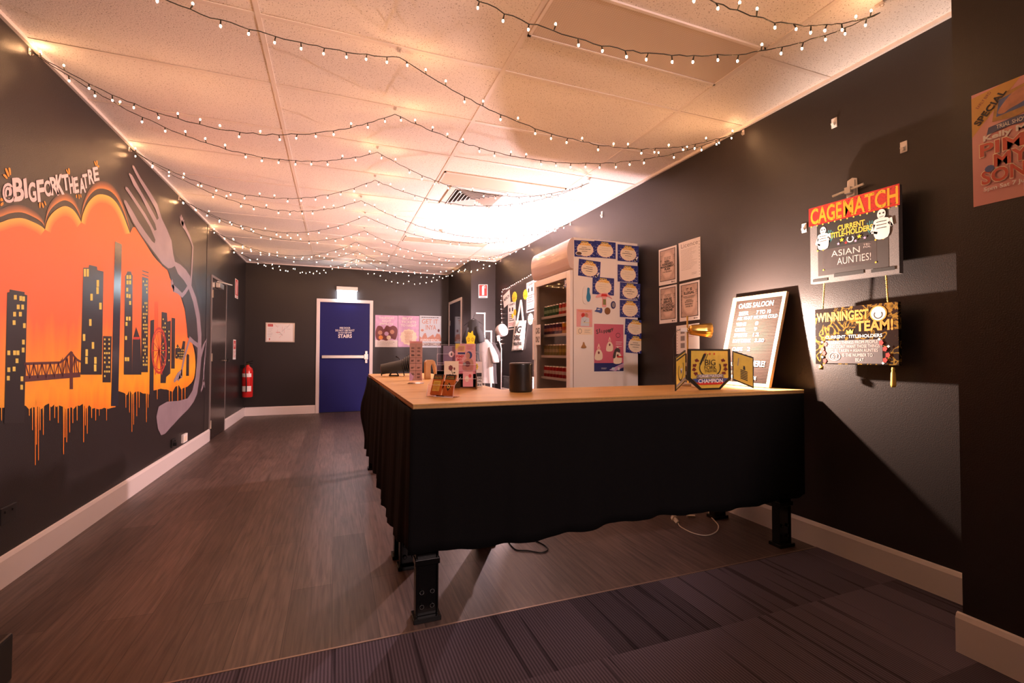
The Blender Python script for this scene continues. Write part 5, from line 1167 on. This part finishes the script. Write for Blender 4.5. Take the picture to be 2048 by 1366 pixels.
# big white hook with a rod
c_ = onR(1705, 372, 0)
t = thing('large_hook', (c_.x, c_.y, c_.z-.06), 'large white hook with a crossbar holding the cage match sign', 'hook')
MB().prism([(c_.x-.004, c_.y+.03, c_.z-.08), (c_.x-.004, c_.y-.03, c_.z-.08), (c_.x-.004, c_.y-.026, c_.z+.035), (c_.x-.004, c_.y, c_.z+.045), (c_.x-.004, c_.y+.026, c_.z+.035)], (.004, 0, 0), M_whitepl).prism([(c_.x-.02, c_.y+.022, c_.z-.06), (c_.x-.02, c_.y-.022, c_.z-.06), (c_.x-.012, c_.y-.018, c_.z+.03), (c_.x-.012, c_.y+.018, c_.z+.03)], (.012, 0, 0), M_whitepl).build('hook_body', t, bevel=.004)
MB().cyl((c_.x-.035, c_.y+.085, c_.z-.035), (c_.x-.03, c_.y-.075, c_.z-.018), .0065, M_whitepl, 10).box((c_.x-.045, c_.y-.015, c_.z-.045), (c_.x-.012, c_.y+.015, c_.z-.012), M_whitepl).build('crossbar', t)
O, U, V = sw((1623, 420), (1798, 371), (1629, 569)); V = Vector((0, 0, V.z)); 
t = thing('wall_sign', O+U/2, 'CAGE MATCH current title-holders sign with skeletons, hanging on the right wall', 'sign')
M_glit = mat('silver_glitter_board', (.20, .18, .18), .6, noise=.8, scale=260)
M_sgr = mat('red_sequins', (.50, .02, .02), .25, noise=.6, scale=120)
M_cyl = mat('marquee_yellow', (.70, .36, .02), .4)
s = Sheet(O, U, V, M_glit, .030); s.done('board', None, None, parent=t)
s = Sheet(O, U, V, None, .0305); s.rect(-.015, .76, 1.015, 1.0, M_sgr); 
s.text('CAGE', .01, .775, .40, .985, M_cyl, .022); s.text('MATCH', .42, .775, 1.0, .985, M_cyl, .018)
MD = mat('marquee_dot', (.05, .02, .01), .4)
for k in range(22):
    s.disc(.03+k*.045, .965, .006, .006, MD, 6, up=(k == 0))
    s.disc(.03+k*.045, .795, .006, .006, MD, 6, up=False)
for k in range(14): s.disc(.02+k*.074, .752, .010, .011, M_gold, 8, up=(k == 0))
s.done('title_banner', None, None, parent=t)
s = Sheet(O, U, V, None, .0305); s.rect(.09, .42, .90, .76, M_ink)
for cx in (.25, .72):
    for q in range(6): s.line([(cx, .50), (cx+.07*math.cos(.5+q*.4), .52+.14*math.sin(.5+q*.4))], .012, M_teal, up=(q == 0))
s.text('CURRENT', .35, .62, .66, .69, M_gold, .03, shear=-.0); s.text('TITLE-HOLDERS', .26, .545, .745, .615, M_gold, .03)
def skel(cx, cy, k, flip=1):
    s.disc(cx, cy+.10*k, .042*k, .055*k, M_paper, 16); s.disc(cx-.015*k, cy+.11*k, .010*k, .010*k, M_ink, 8); s.disc(cx+.02*k, cy+.11*k, .010*k, .010*k, M_ink, 8, up=False); s.line([(cx-.02*k, cy+.07*k), (cx+.02*k, cy+.075*k)], .006, M_ink, up=False)
    s.poly(smooth([(cx-.08*k, cy-.02*k), (cx-.06*k, cy+.05*k), (cx+.06*k, cy+.05*k), (cx+.08*k, cy-.02*k), (cx+.06*k, cy-.16*k), (cx-.06*k, cy-.16*k)], 3), M_paper)
    for q in range(3): s.line([(cx-.05*k, cy+.02*k-q*.035*k), (cx+.05*k, cy+.02*k-q*.035*k)], .008, M_grey, up=False)
    s.line([(cx-.07*k, cy), (cx-.10*k, cy-.08*k), (cx-.04*k, cy-.10*k)], .025*k, M_paper, up=False); s.line([(cx+.07*k, cy), (cx+.10*k, cy-.05*k), (cx+.09*k*flip, cy+.04*k)], .025*k, M_paper, up=False)
skel(.17, .58, .9); skel(.835, .60, 1.05, 1)
s.star(.40, .50, .03, M_yel); s.star(.60, .50, .03, M_yel); s.star(.36, .46, .02, M_lilac); s.star(.66, .47, .02, M_lilac); s.star(.45, .455, .02, M_red); s.star(.56, .455, .02, M_lilac); s.ring(.50, .49, .035, .035, .012, M_paper, -230, 50)
s.done('title_panel', None, None, parent=t)
s = Sheet(O, U, V, None, .0305); s.rect(.10, .09, .90, .42, mat('slate_board', (.055, .047, .047), .5)); s.rect(.16, .16, .78, .42, mat('chalk_slate', (.07, .06, .062), .35, noise=.25, scale=20))
MC = mat('chalk', (.55, .46, .44), .8)
s.text('ASIAN', .27, .31, .60, .385, MC, -.005); s.text('AUNTIES!', .34, .20, .72, .285, MC, -.005); s.text('TRI-\nFOL', .64, .35, .72, .40, MC)
s.rect(.03, .02, .22, .055, M_ink); s.rect(.30, .05, .64, .095, M_ink); s.rect(.72, .045, .96, .085, M_ink)
for x, y in ((.10, .42), (.17, .42), (.77, .42), (.85, .42), (.17, .16), (.77, .16)): s.disc(x, y, .010, .011, M_gold, 8, up=False)
s.done('slate_panel', None, None, parent=t)
# winningest team sign + ropes
O2, U2, V2 = sw((1633, 620), (1798, 604), (1637, 728)); V2 = Vector((0, 0, V2.z))
M_tasl = mat('gold_rope', (.80, .52, .10), .6)
t = thing('wall_sign', O2+U2/2, 'black and gold WINNINGEST TEAM sign hanging by ropes under the cage match sign', 'sign')
def blackgold():
    m = mat('black_gold_marble', (.02, .018, .015), .2); nt = m.node_tree; b_ = nt.nodes['Principled BSDF']; tc = nt.nodes.new('ShaderNodeTexCoord'); n = nt.nodes.new('ShaderNodeTexNoise'); n.inputs['Scale'].default_value = 14; n.inputs['Detail'].default_value = 6; n.inputs['Distortion'].default_value = 1.5
    r = nt.nodes.new('ShaderNodeValToRGB'); e = r.color_ramp.elements; e[0].position = .50; e[0].color = (.014, .011, .010, 1); e[1].position = .56; e[1].color = (.30, .17, .03, 1); q = e.new(.60); q.color = (.014, .011, .01, 1)
    nt.links.new(tc.outputs['Object'], n.inputs['Vector']); nt.links.new(n.outputs['Fac'], r.inputs['Fac']); nt.links.new(r.outputs[0], b_.inputs['Base Color']); return m
s = Sheet(O2, U2, V2, blackgold(), .022); s.done('board', None, None, parent=t)
s = Sheet(O2, U2, V2, None, .0225); MO = mat('glitter_orange', (.60, .24, .02), .4, noise=.3, scale=80)
s.text('WINNINGEST', .02, .76, .68, .93, MO, .035); s.text('TEAM!', .53, .56, .95, .74, MO, .035); s.text('CURRENT  TITLEHOLDERS', .14, .455, .83, .51, M_paper, .02)
s.poly([(.42, .53), (.41, .60), (.44, .57), (.46, .61), (.48, .57), (.50, .61), (.49, .53)], M_gold)
s.disc(.79, .84, .095, .13, MO, 30); s.disc(.79, .84, .08, .11, M_paper, 30); s.ring(.79, .82, .045, .06, .02, M_ink, -220, 40)
s.done('title_lettering', None, None, parent=t)
s = Sheet(O2, U2, V2, None, .0225); s.rect(.14, .02, .83, .42, mat('white_slate', (.10, .085, .09), .4, noise=.2, scale=15))
for tx, x0, y0, x1, y1 in (('TAKING THINGS FROM PEOPLE', .18, .355, .78, .41), ('WHO DIDNT WANT THOSE THINGS', .17, .285, .80, .34), ('TO BE TAKEN + ASIAN AUNTIES', .19, .215, .78, .27), ('IS THE NUMBER TO', .36, .135, .72, .19), ('BEAT', .52, .05, .62, .11)): s.text(tx, x0, y0, x1, y1, MC)
s.ring(.26, .14, .07, .07, .012, MC); s.text('62', .22, .10, .30, .18, MC)
for x, y in ((.14, .36), (.10, .27), (.12, .2), (.13, .06), (.82, .36), (.86, .26), (.89, .16), (.86, .08)): s.disc(x, y, .028, .045, M_red, 10, jag=.25)
for x, y in ((.10, .40), (.08, .22), (.10, .13), (.80, .42), (.90, .30), (.84, .03)): s.disc(x, y, .018, .025, M_paper, 8, jag=.4)
s.done('slate_panel', None, None, parent=t)
for (x1_, x0_) in ((.135, .095), (.86, .875)):
    pt = f3(*( (1652, 562) if x1_ < .5 else (1775, 545))); pb = f3(*((1648, 625) if x1_ < .5 else (1779, 606)))
    m_ = MB(); L = (pb-pt).length; n = 40
    for ph0 in (0, math.pi):
        m_.tube([pt.lerp(pb, k/n)+Vector((-.012, .0025*math.cos(k*1.1+ph0), .0025*math.sin(k*1.1+ph0))) for k in range(n+1)], .0028, M_tasl, 6)
    m_.build('rope', t)
for px, py, L in ((1789, 738, .085), (1645, 731, .012)):
    p = f3(px, py); MB().lathe((p.x-.01, p.y, p.z+.008), (0, 0, -1), [(0, 0), (.006, 0), (.008, .012), (.006, .016), (.010, .03), (.012, L), (.009, L+.012), (0, L+.010)], M_tasl, 12).build('tassel', t)
# big pink poster on the pillar
a_ = onx(1943, 192, 2.219); b_ = onx(1950, 414, 2.219); c_ = onx(2047, 156, 2.219)
wP = .192
O = Vector((2.219, a_.y, b_.z)); U = Vector((0, -wP, 0)); V = Vector((0, 0, a_.z-b_.z))
M_pp = mat('salmon_poster', (.62, .26, .25), .3)
s = Sheet(O, U, V, M_pp, .0012, .0004)
s.poly([(0, .62), (0, .97), (.45, 1.0), (.7, 1.0)], mat('poster_gold', (.55, .28, .02), .3)); 
s.text('EARLY BIRD', .03, .905, .33, .93, M_maroon, .0, rot=math.radians(49))
s.poly([(.30, .70), (.36, .90), (.95, .95), (.97, .72), (.62, .68)], mat('gilt_frame', (.40, .20, .03), .4, noise=.5, scale=60)); s.poly([(.36, .73), (.40, .87), (.90, .91), (.92, .75)], M_bluepr); s.poly(smooth([(.38, .76), (.45, .82), (.6, .89), (.8, .90), (.86, .82), (.7, .78), (.55, .76), (.46, .74)], 3), M_skin)
s.text('SPECIAL', -.04, .80, .58, .855, M_ink, .03, rot=math.radians(49)); s.poly([(.22, .60), (.25, .66), (.60, .68), (.95, .67), (.92, .60), (.55, .62)], M_navy); s.text('TRIAL SHOW', .36, .625, .80, .66, M_paper, .01)
s.text('Kelly Mac', .17, .535, .95, .60, M_paper, .04)
for tx, x0, y0, x1, y1 in (('PIMP', .12, .42, .98, .53), ('MY', .32, .30, .80, .41), ('SONG', .14, .17, .98, .29)):
    s.text(tx, x0-.012, y0-.006, x1+.012, y1+.006, M_cream, .045); s.text(tx, x0, y0, x1, y1, mat('poster_red', (.55, .05, .02), .35), .025)
s.disc(.26, .30, .07, .03, M_bluepr, 10); s.rect(.72, .05, 1, .12, M_lilac); s.text('5pm Sat 7 June', .17, .10, .85, .145, M_paper, .02)
s.done('poster', 'large pink PIMP MY SONG poster on the black pillar at the right edge', 'poster')

# ------------------------------------------------------------------ merchandise corner
def rsheet(tl, tr, bl, m, off=.001, **k): O, U, V = rw(tl, tr, bl, off); return Sheet(O, U, Vector((0, 0, V.z)), m, .0015, **k)
O, U, V = rw((1006, 592), (1019, 579), (1008, 616)); s = Sheet(O, U, V, M_paper, .001); s.text('MERCH', .1, .45, .9, .7, M_ink, .03); s.done('merch_sign', 'tilted white MERCH paper sign, topmost left in the merchandise corner', 'sign')
def pricelist(tl, tr, bl, label):
    s = rsheet(tl, tr, bl, M_paper); s.text('T-SHIRTS', .08, .87, .92, .95, M_ink, .03)
    for x in (.25, .62): s.poly([(x-.08, .66), (x-.08, .78), (x, .81), (x+.08, .78), (x+.08, .66)], M_ink)
    s.scrib(.12, .30, .88, .58, M_ink, 4, .03); s.scrib(.12, .14, .88, .26, M_red, 2, .02); s.rect(.1, .04, .9, .09, M_ink)
    return s.done('price_poster', label, 'poster')
pricelist((1016, 606), (1031, 602), (1016, 660), 'white shirt price poster left of the tote bag')
pricelist((1052, 567), (1070, 559), (1053, 626), 'white overexposed shirt price poster beside the fridge')
def badge(px, py, w, h, label, m=M_yel):
    c_ = onR(px, py, .003); e = onR(px+w/2, py, .003); W2 = abs(e.y-c_.y); H2 = abs(onR(px, py-h/2, .003).z-c_.z); r_ = (W2+H2)/2
    s = Sheet(Vector((c_.x, c_.y+W2, c_.z-H2)), Vector((0, -2*W2, 0)), Vector((0, 0, 2*H2)), None, 0.0); pts = [(.5+.5*(1-(.12 if k % 2 else 0))*math.cos(2*math.pi*k/24), .5+.5*(1-(.12 if k % 2 else 0))*math.sin(2*math.pi*k/24)) for k in range(24)]
    s.mb.prism([s.P(*p, 0) for p in pts], s.n*.004, m); s.h = .0042; s.text('SALE', .2, .3, .8, .5, M_orange, .02); return s.done('sale_badge', label, 'badge', 'yellow burst badges in the merchandise corner')
badge(1029, 594, 10, 22, 'yellow starburst badge above the shirt price poster'); badge(1051, 589, 10, 21, 'yellow starburst badge tucked beside the overexposed poster'); badge(1030, 625, 5, 13, 'small yellow badge stuck on the left price poster edge'); badge(1061, 638, 11, 24, 'bright starburst badge below the overexposed poster', m=mat('overexposed_yellow_card', (.88, .80, .60), .5)); badge(1025, 632, 3.5, 9, 'tiny yellow badge in the middle of the left price poster')  # overexposed badge: the strong light is put into its paler yellow
# tote bag
M_cal = mat('calico', (.80, .74, .68), .85, bump=.3, scale=300)
tl, tr, bl, br = onR(1031, 641, .02), onR(1052, 641, .02), onR(1022, 702, .02), onR(1044.5, 700, .02)
t = thing('tote_bag', (tl+tr)/2, 'white BIG FORK THEATRE calico tote bag hanging on the right wall', 'tote bag')
mb = MB(); n = 12; vs = []; fs = []
for j in range(n+1):
    for i in range(n+1):
        a_, b_ = i/n, j/n; p = tl.lerp(tr, a_).lerp(bl.lerp(br, a_), b_); p.x -= .035*math.sin(math.pi*a_)*math.sin(math.pi*min(1, b_*1.1+.05))+.006*math.sin(a_*14+b_*5); vs.append(p)
for j in range(n):
    for i in range(n): q = j*(n+1)+i; fs.append((q, q+n+1, q+n+2, q+1))
mb.add(vs, fs, M_cal, True); o = mb.build('bag_body', t); md = o.modifiers.new('th', 'SOLIDIFY'); md.thickness = .012; md.offset = -1
mb = MB()
for tx, y0, y1, w_ in (('BIG', .58, .82, .6), ('FORK', .34, .52, .7), ('THEATRE', .18, .28, .8)):
    gvs, gfs, _ = glyph(tx, .03); P = []
    for a_, b_ in gvs:
        a2 = .5+(a_-.5)*w_; b2 = 1-(y0+(y1-y0)*b_); p = tl.lerp(tr, a2).lerp(bl.lerp(br, a2), b2); p.x -= .035*math.sin(math.pi*a2)*math.sin(math.pi*min(1, b2*1.1+.05))+.006*math.sin(a2*14+b2*5)+.006; P.append(p)
    mb.add(P, gfs, M_ink)
mb.build('printed_lettering', t)
pk = onR(1043, 600, .02)
for o_ in (.0, .014):
    mb = MB(); A_, B_ = tl.lerp(tr, .22), tl.lerp(tr, .78); 
    for P_, Q_ in ((A_, pk), (pk, B_)): P2 = P_+Vector((-o_, 0, -.01)); Q2 = Q_+Vector((-o_, 0, 0)); mb.prism([P2+Vector((0, .014, 0)), P2-Vector((0, .014, 0)), Q2-Vector((0, .014, 0)), Q2+Vector((0, .014, 0))], (-.003, 0, 0), M_cal)
    mb.build('handle', t)
# led wire rectangle on the wall
M_sil = mat('pale_wire', (.5, .4, .36), .4, .5)
def led_run(pts, name, label, spacing=.07):
    P = [onR(x, y, .006) for x, y in pts]; mb = MB(); mb.tube(P, .0018, M_sil, 5); w_ = mb.build('wire'); o_ = WL[w_.name].copy(); root = thing(name, o_, label, 'string lights'); w_.parent = root; w_.location = (0, 0, 0)
    pr = None
    for A_, B_ in zip(P, P[1:]):
        n_ = max(1, int((B_-A_).length/spacing))
        for k in range(n_):
            q = A_.lerp(B_, (k+.5)/n_)+Vector((-.004, 0, random.uniform(-.008, .008)))
            b_ = bpy.data.objects.new('bulb', BM2) if pr is None else pr.copy(); pr = pr or b_
            C.objects.link(b_); b_.parent = root; b_.location = q-o_
M_led = mat('pink_white_led', (1, .55, .45), .4, emit=12)
BM2 = bpy.data.meshes.new('led'); _m = MB().lathe((0, 0, -.004), (0, 0, 1), [(0, 0), (.005, .002), (.006, .005), (.004, .009), (0, .010)], M_led, 6); BM2.from_pydata(_m.v, [], _m.f); BM2.materials.append(M_led)
led_run([(1003.5, 692), (1004, 640), (1002, 605), (1005, 580), (1018, 575), (1035, 565), (1052, 556), (1068, 546)], 'wall_string_light', 'pinkish wire light string framing the merchandise wall at the top left')
led_run([(1069, 655), (1069.5, 700), (1069, 735), (1069, 770)], 'wall_string_light', 'short vertical run of wire lights beside the fridge door')
# dome floor lamp (off)
lx, ly = 2.02, 5.70
M_dome = mat('dome_lamp_white', (.42, .38, .37), .4)
t = thing('floor_lamp', (lx, ly, 0), 'white dome floor lamp standing left of the merchandise wall', 'lamp')
MB().lathe((lx, ly, 0), (0, 0, 1), [(0, 0), (.13, 0), (.13, .015), (.12, .02), (0, .022)], M_dome, 32).build('base', t)
MB().tube([(lx, ly, .02), (lx, ly, 1.17), (lx-.012, ly, 1.23), (lx-.035, ly-.01, 1.27)], .008, M_dome, 10).build('pole', t)
hc = Vector((lx+.0, ly, 1.405)); dv = Vector((.55, .1, -.45)).normalized(); dv = Vector((.75, .35, .30)).normalized()
MB().lathe(hc-dv*.075, dv, [(0, 0), (.035, .006), (.062, .025), (.078, .055), (.084, .09), (.083, .115), (.079, .115), (.080, .09), (.074, .056), (.058, .028), (.03, .010), (0, .006)], M_dome, 28).build('lamp_shade', t)
MB().cyl(Vector((lx-.035, ly-.01, 1.27)), Vector((lx-.045, ly-.0, 1.34)), .022, M_dome, 14).cyl((lx-.045, ly-.03, 1.33), (lx-.045, ly+.03, 1.33), .012, M_dome, 10).build('joint', t)
# lit lamp hidden behind the fridge
t = thing('floor_lamp', (S_LAMP.x, S_LAMP.y, 0), 'slim white lamp standing behind the fridge, brightening the ceiling above it', 'lamp')
MB().lathe((S_LAMP.x, S_LAMP.y, 0), (0, 0, 1), [(0, 0), (.12, 0), (.12, .015), (0, .02)], M_whitepl, 24).build('base', t)
MB().cyl((S_LAMP.x, S_LAMP.y, .02), (S_LAMP.x, S_LAMP.y, 1.44), .008, M_whitepl, 10).cyl((S_LAMP.x, S_LAMP.y, 1.44), (S_LAMP.x, S_LAMP.y, 1.50), .018, M_whitepl, 12).build('pole', t)
# garment rack
gx_, gy_ = 2.01, 6.45
t = thing('garment_rack', (gx_+.03, gy_, 0), 'white metal garment rack holding the shirts in front of the alcove', 'clothes rack')
MB().cyl((gx_+.02, gy_, .02), (gx_+.02, gy_, 1.70), .011, M_whitepl, 12).cyl((gx_-.11, gy_, 1.69), (gx_+.03, gy_, 1.69), .009, M_whitepl, 12).build('tall_arm', t)
MB().cyl((gx_+.115, gy_-.02, .02), (gx_+.115, gy_-.02, 1.44), .011, M_whitepl, 12).cyl((gx_+.02, gy_-.02, 1.43), (gx_+.125, gy_-.02, 1.43), .009, M_whitepl, 12).build('short_arm', t)
MB().box((gx_-.2, gy_-.28, 0), (gx_-.17, gy_+.28, .03), M_whitepl).box((gx_+.16, gy_-.28, 0), (gx_+.19, gy_+.28, .03), M_whitepl).box((gx_-.2, gy_-.03, 0), (gx_+.19, gy_+.02, .03), M_whitepl).build('foot', t)
def shirt(c, ang, m, label, hgt=.68, half=.24, front=None, sleeves=True):
    """c: neck centre; ang: direction of the shoulder line"""
    u_ = Vector((math.cos(ang), math.sin(ang), 0)); n_ = Vector((u_.y, -u_.x, 0)); c = Vector(c)
    t = thing('t_shirt', c-Vector((0, 0, hgt)), label, 't-shirt'); mb = MB(); seg = 36; vs = []; fs = []
    prof = [(0, .07, .02), (.03, .11, .026), (.07, half*.85, .032), (.12, half-.01, .036), (.2, half-.01, .038), (.35, half-.015, .036), (.5, half-.01, .038), (hgt-.03, half, .04), (hgt, half+.005, .042)]
    for h, rx, ry in prof:
        for k in range(seg):
            q = 2*math.pi*k/seg; fold = 1+(.25*h/hgt)*math.sin(q*9+h*3); vs.append(c+u_*rx*math.cos(q)*(1+.01*math.sin(q*9))+n_*ry*fold*math.sin(q)+Vector((0, 0, -h)))
    for i in range(len(prof)-1):
        for k in range(seg): fs.append((i*seg+k, (i+1)*seg+k, (i+1)*seg+(k+1) % seg, i*seg+(k+1) % seg))
    mb.add(vs, fs, m, True)
    if sleeves:
        for sx in (-1, 1):
            P0 = c+u_*sx*(half-.06)+Vector((0, 0, -.11)); P1 = c+u_*sx*(half+.015)+Vector((0, 0, -.24)); P2 = c+u_*sx*(half+.035)+Vector((0, 0, -.33))
            mb.tube([P0, P0.lerp(P1, .5), P1, P2], [.036, .045, .05, .055], m, 12)
    mb.build('fabric', t)
    if front: front(t, c, u_, n_)
    h_ = MB(); h_.tube([c+u_*-.20+Vector((0, 0, -.075)), c+Vector((0, 0, .025)), c+u_*.20+Vector((0, 0, -.075))], .004, M_blackpl, 6); h_.tube([c+Vector((0, 0, .025)), c+Vector((0, 0, .05)), c+Vector((0, 0, .06))+u_*.015, c+Vector((0, 0, .085))+u_*.005], .003, M_blackpl, 6)
    tag(h_.build('coat_hanger'), 'black hanger inside the '+label.split(' shirt')[0]+' shirt', 'hanger')
    return t
def yellow_print(t, c, u_, n_):
    s = Sheet(c-u_*.10-n_*0+n_*.075*1+Vector((0, 0, -.52)), u_*.2, Vector((0, 0, .34)), None, 0.0); s = Sheet(c-u_*.10+n_*.058+Vector((0, 0, -.50)), u_*.2, Vector((0, 0, .34)), None, 0.0)
    s.poly(smooth([(.1, .02), (.0, .3), (.1, .5), (.02, .7), (.2, .8), (.25, .95), (.5, .9), (.7, 1), (.8, .82), (1, .75), (.9, .5), (1, .3), (.85, .05), (.5, .1)], 3), M_yel); s.disc(.3, .62, .13, .08, M_ink); s.disc(.3, .62, .10, .06, M_yel); s.disc(.72, .62, .13, .08, M_ink); s.disc(.72, .62, .10, .06, M_yel); s.disc(.3, .62, .03, .02, M_ink, 8); s.disc(.72, .62, .03, .02, M_ink, 8); s.rect(.25, .40, .75, .44, M_ink); s.rect(.35, .2, .65, .24, M_ink)
    s.done('yellow_face_print', None, None, parent=t)
def skyline_print(t, c, u_, n_):
    s = Sheet(c-u_*.15+n_*.056+Vector((0, 0, -.58)), u_*.3, Vector((0, 0, .42)), None, 0.0); s.text('BIG FORK', .15, .92, .75, .98, M_grey); 
    for k in range(9): r_ = random.Random(k); x = .05+k*.1; s.line([(x, .1), (x+r_.uniform(-.03, .03), r_.uniform(.5, .88)), (x+.06, r_.uniform(.3, .8)), (x+.05, .1)], .010, M_grey, up=False)
    s.done('grey_line_print', None, None, parent=t)
shirt((1.885, 6.53, 1.595), math.radians(-62), mat('charcoal_jersey', (.03, .032, .034), .9), 'charcoal shirt with a yellow face print on the rack', hgt=.60, half=.14, front=yellow_print)
shirt((1.995, 6.38, 1.306), math.radians(-62), mat('white_jersey', (.40, .365, .35), .9), 'white shirt with a grey line drawing at the front of the rack', hgt=.62, half=.20, front=skyline_print)
shirt((2.13, 6.66, 1.32), math.radians(-58), mat('grey_jersey', (.055, .05, .052), .9), 'dark grey shirt hanging just behind the white shirt', hgt=.66, half=.20)
# side table with boxes behind the speaker
t = thing('side_table', (2.36, 6.15, 0), 'low white side table behind the counter near the merchandise wall', 'table')
MB().box((2.20, 5.72, .60), (2.57, 6.2, .625), M_whitepl).build('tabletop', t)
for x, y in ((2.22, 5.75), (2.54, 5.75), (2.22, 6.17), (2.54, 6.17)): MB().box((x-.015, y-.015, 0), (x+.015, y+.015, .60), M_whitepl).build('leg', t)
MB().box((2.215, 5.90, .625), (2.37, 6.15, .80), M_blackpl).box((2.21, 5.895, .775), (2.375, 6.155, .80), M_blackpl).build('storage_box', None, .004); tag(bpy.data.objects['storage_box'], 'black storage box on the side table, seen left of the speaker', 'box')
s = Sheet(Vector((2.25, 5.898, .66)), Vector((.08, 0, 0)), Vector((0, 0, .09)), M_paper, .001); s.scrib(.1, .1, .9, .9, M_ink, 5, .05); s.done('box_label', 'small printed paper label on the black storage box', 'label')
MB().box((2.38, 5.78, .625), (2.56, 6.0, .76), mat('pale_blue_fabric', (.35, .38, .48), .8)).build('folded_shirts', None, .02); tag(bpy.data.objects['folded_shirts'], 'folded pale blue shirts on the side table, seen right of the speaker', 'clothing')
MB().box((2.38, 5.79, .762), (2.56, 6.0, .785), M_cream).build('folded_cloth', None, .008); tag(bpy.data.objects['folded_cloth'], 'cream cloth folded on top of the pale blue shirts', 'cloth')

# ------------------------------------------------------------------ cables
G = lambda px, py, z=.005: onz(px, py, z)
pts = [(1015, 1078), (1022, 1090), (1034, 1100), (1055, 1101), (1080, 1105), (1094, 1101), (1092, 1092), (1075, 1083), (1052, 1075), (1040, 1060)]
q = smooth(pts, 4, False); MB().tube([G(x, y) for x, y in q], .004, M_blackpl, 6).build('floor_cable'); tag(bpy.data.objects['floor_cable'], 'black cable looped on the floor under the counter', 'cable')
t = thing('extension_plug', G(1358, 1035, 0), 'white plug and curled cord on the floor under the right of the counter', 'cable')
q = smooth([(1356, 1046), (1362, 1054), (1385, 1066), (1412, 1071), (1432, 1064), (1437, 1052), (1428, 1040), (1418, 1030), (1416, 1020), (1400, 1024), (1388, 1022)], 4, False)
M_cordw = mat('beige_cord', (.60, .50, .38), .5); MB().tube([G(x, y) for x, y in q], .0035, M_cordw, 6).build('cord', t)
p = G(1356, 1046, .005); MB().cyl(p, p+Vector((.01, .04, .012)), .011, M_cordw, 12, .016).cyl(p+Vector((.01, .04, .012)), p+Vector((.014, .06, .016)), .020, M_cordw, 14).build('plug_head', t)
MB().obox(G(1382, 1032, .006), (.022, -.014, 0), (.008, .012, 0), (0, 0, .006), M_cordw).build('adapter', t)

# dark case whose corner enters the photo at the bottom left
p = G(30, 1366, 0); MB().box((p.x-.42, p.y-.30, 0), (p.x-.02, p.y+.03, .16), M_blackpl).build('equipment_case', None, .008)
tag(bpy.data.objects['equipment_case'], 'black case on the carpet, only its corner showing at the bottom left', 'case')
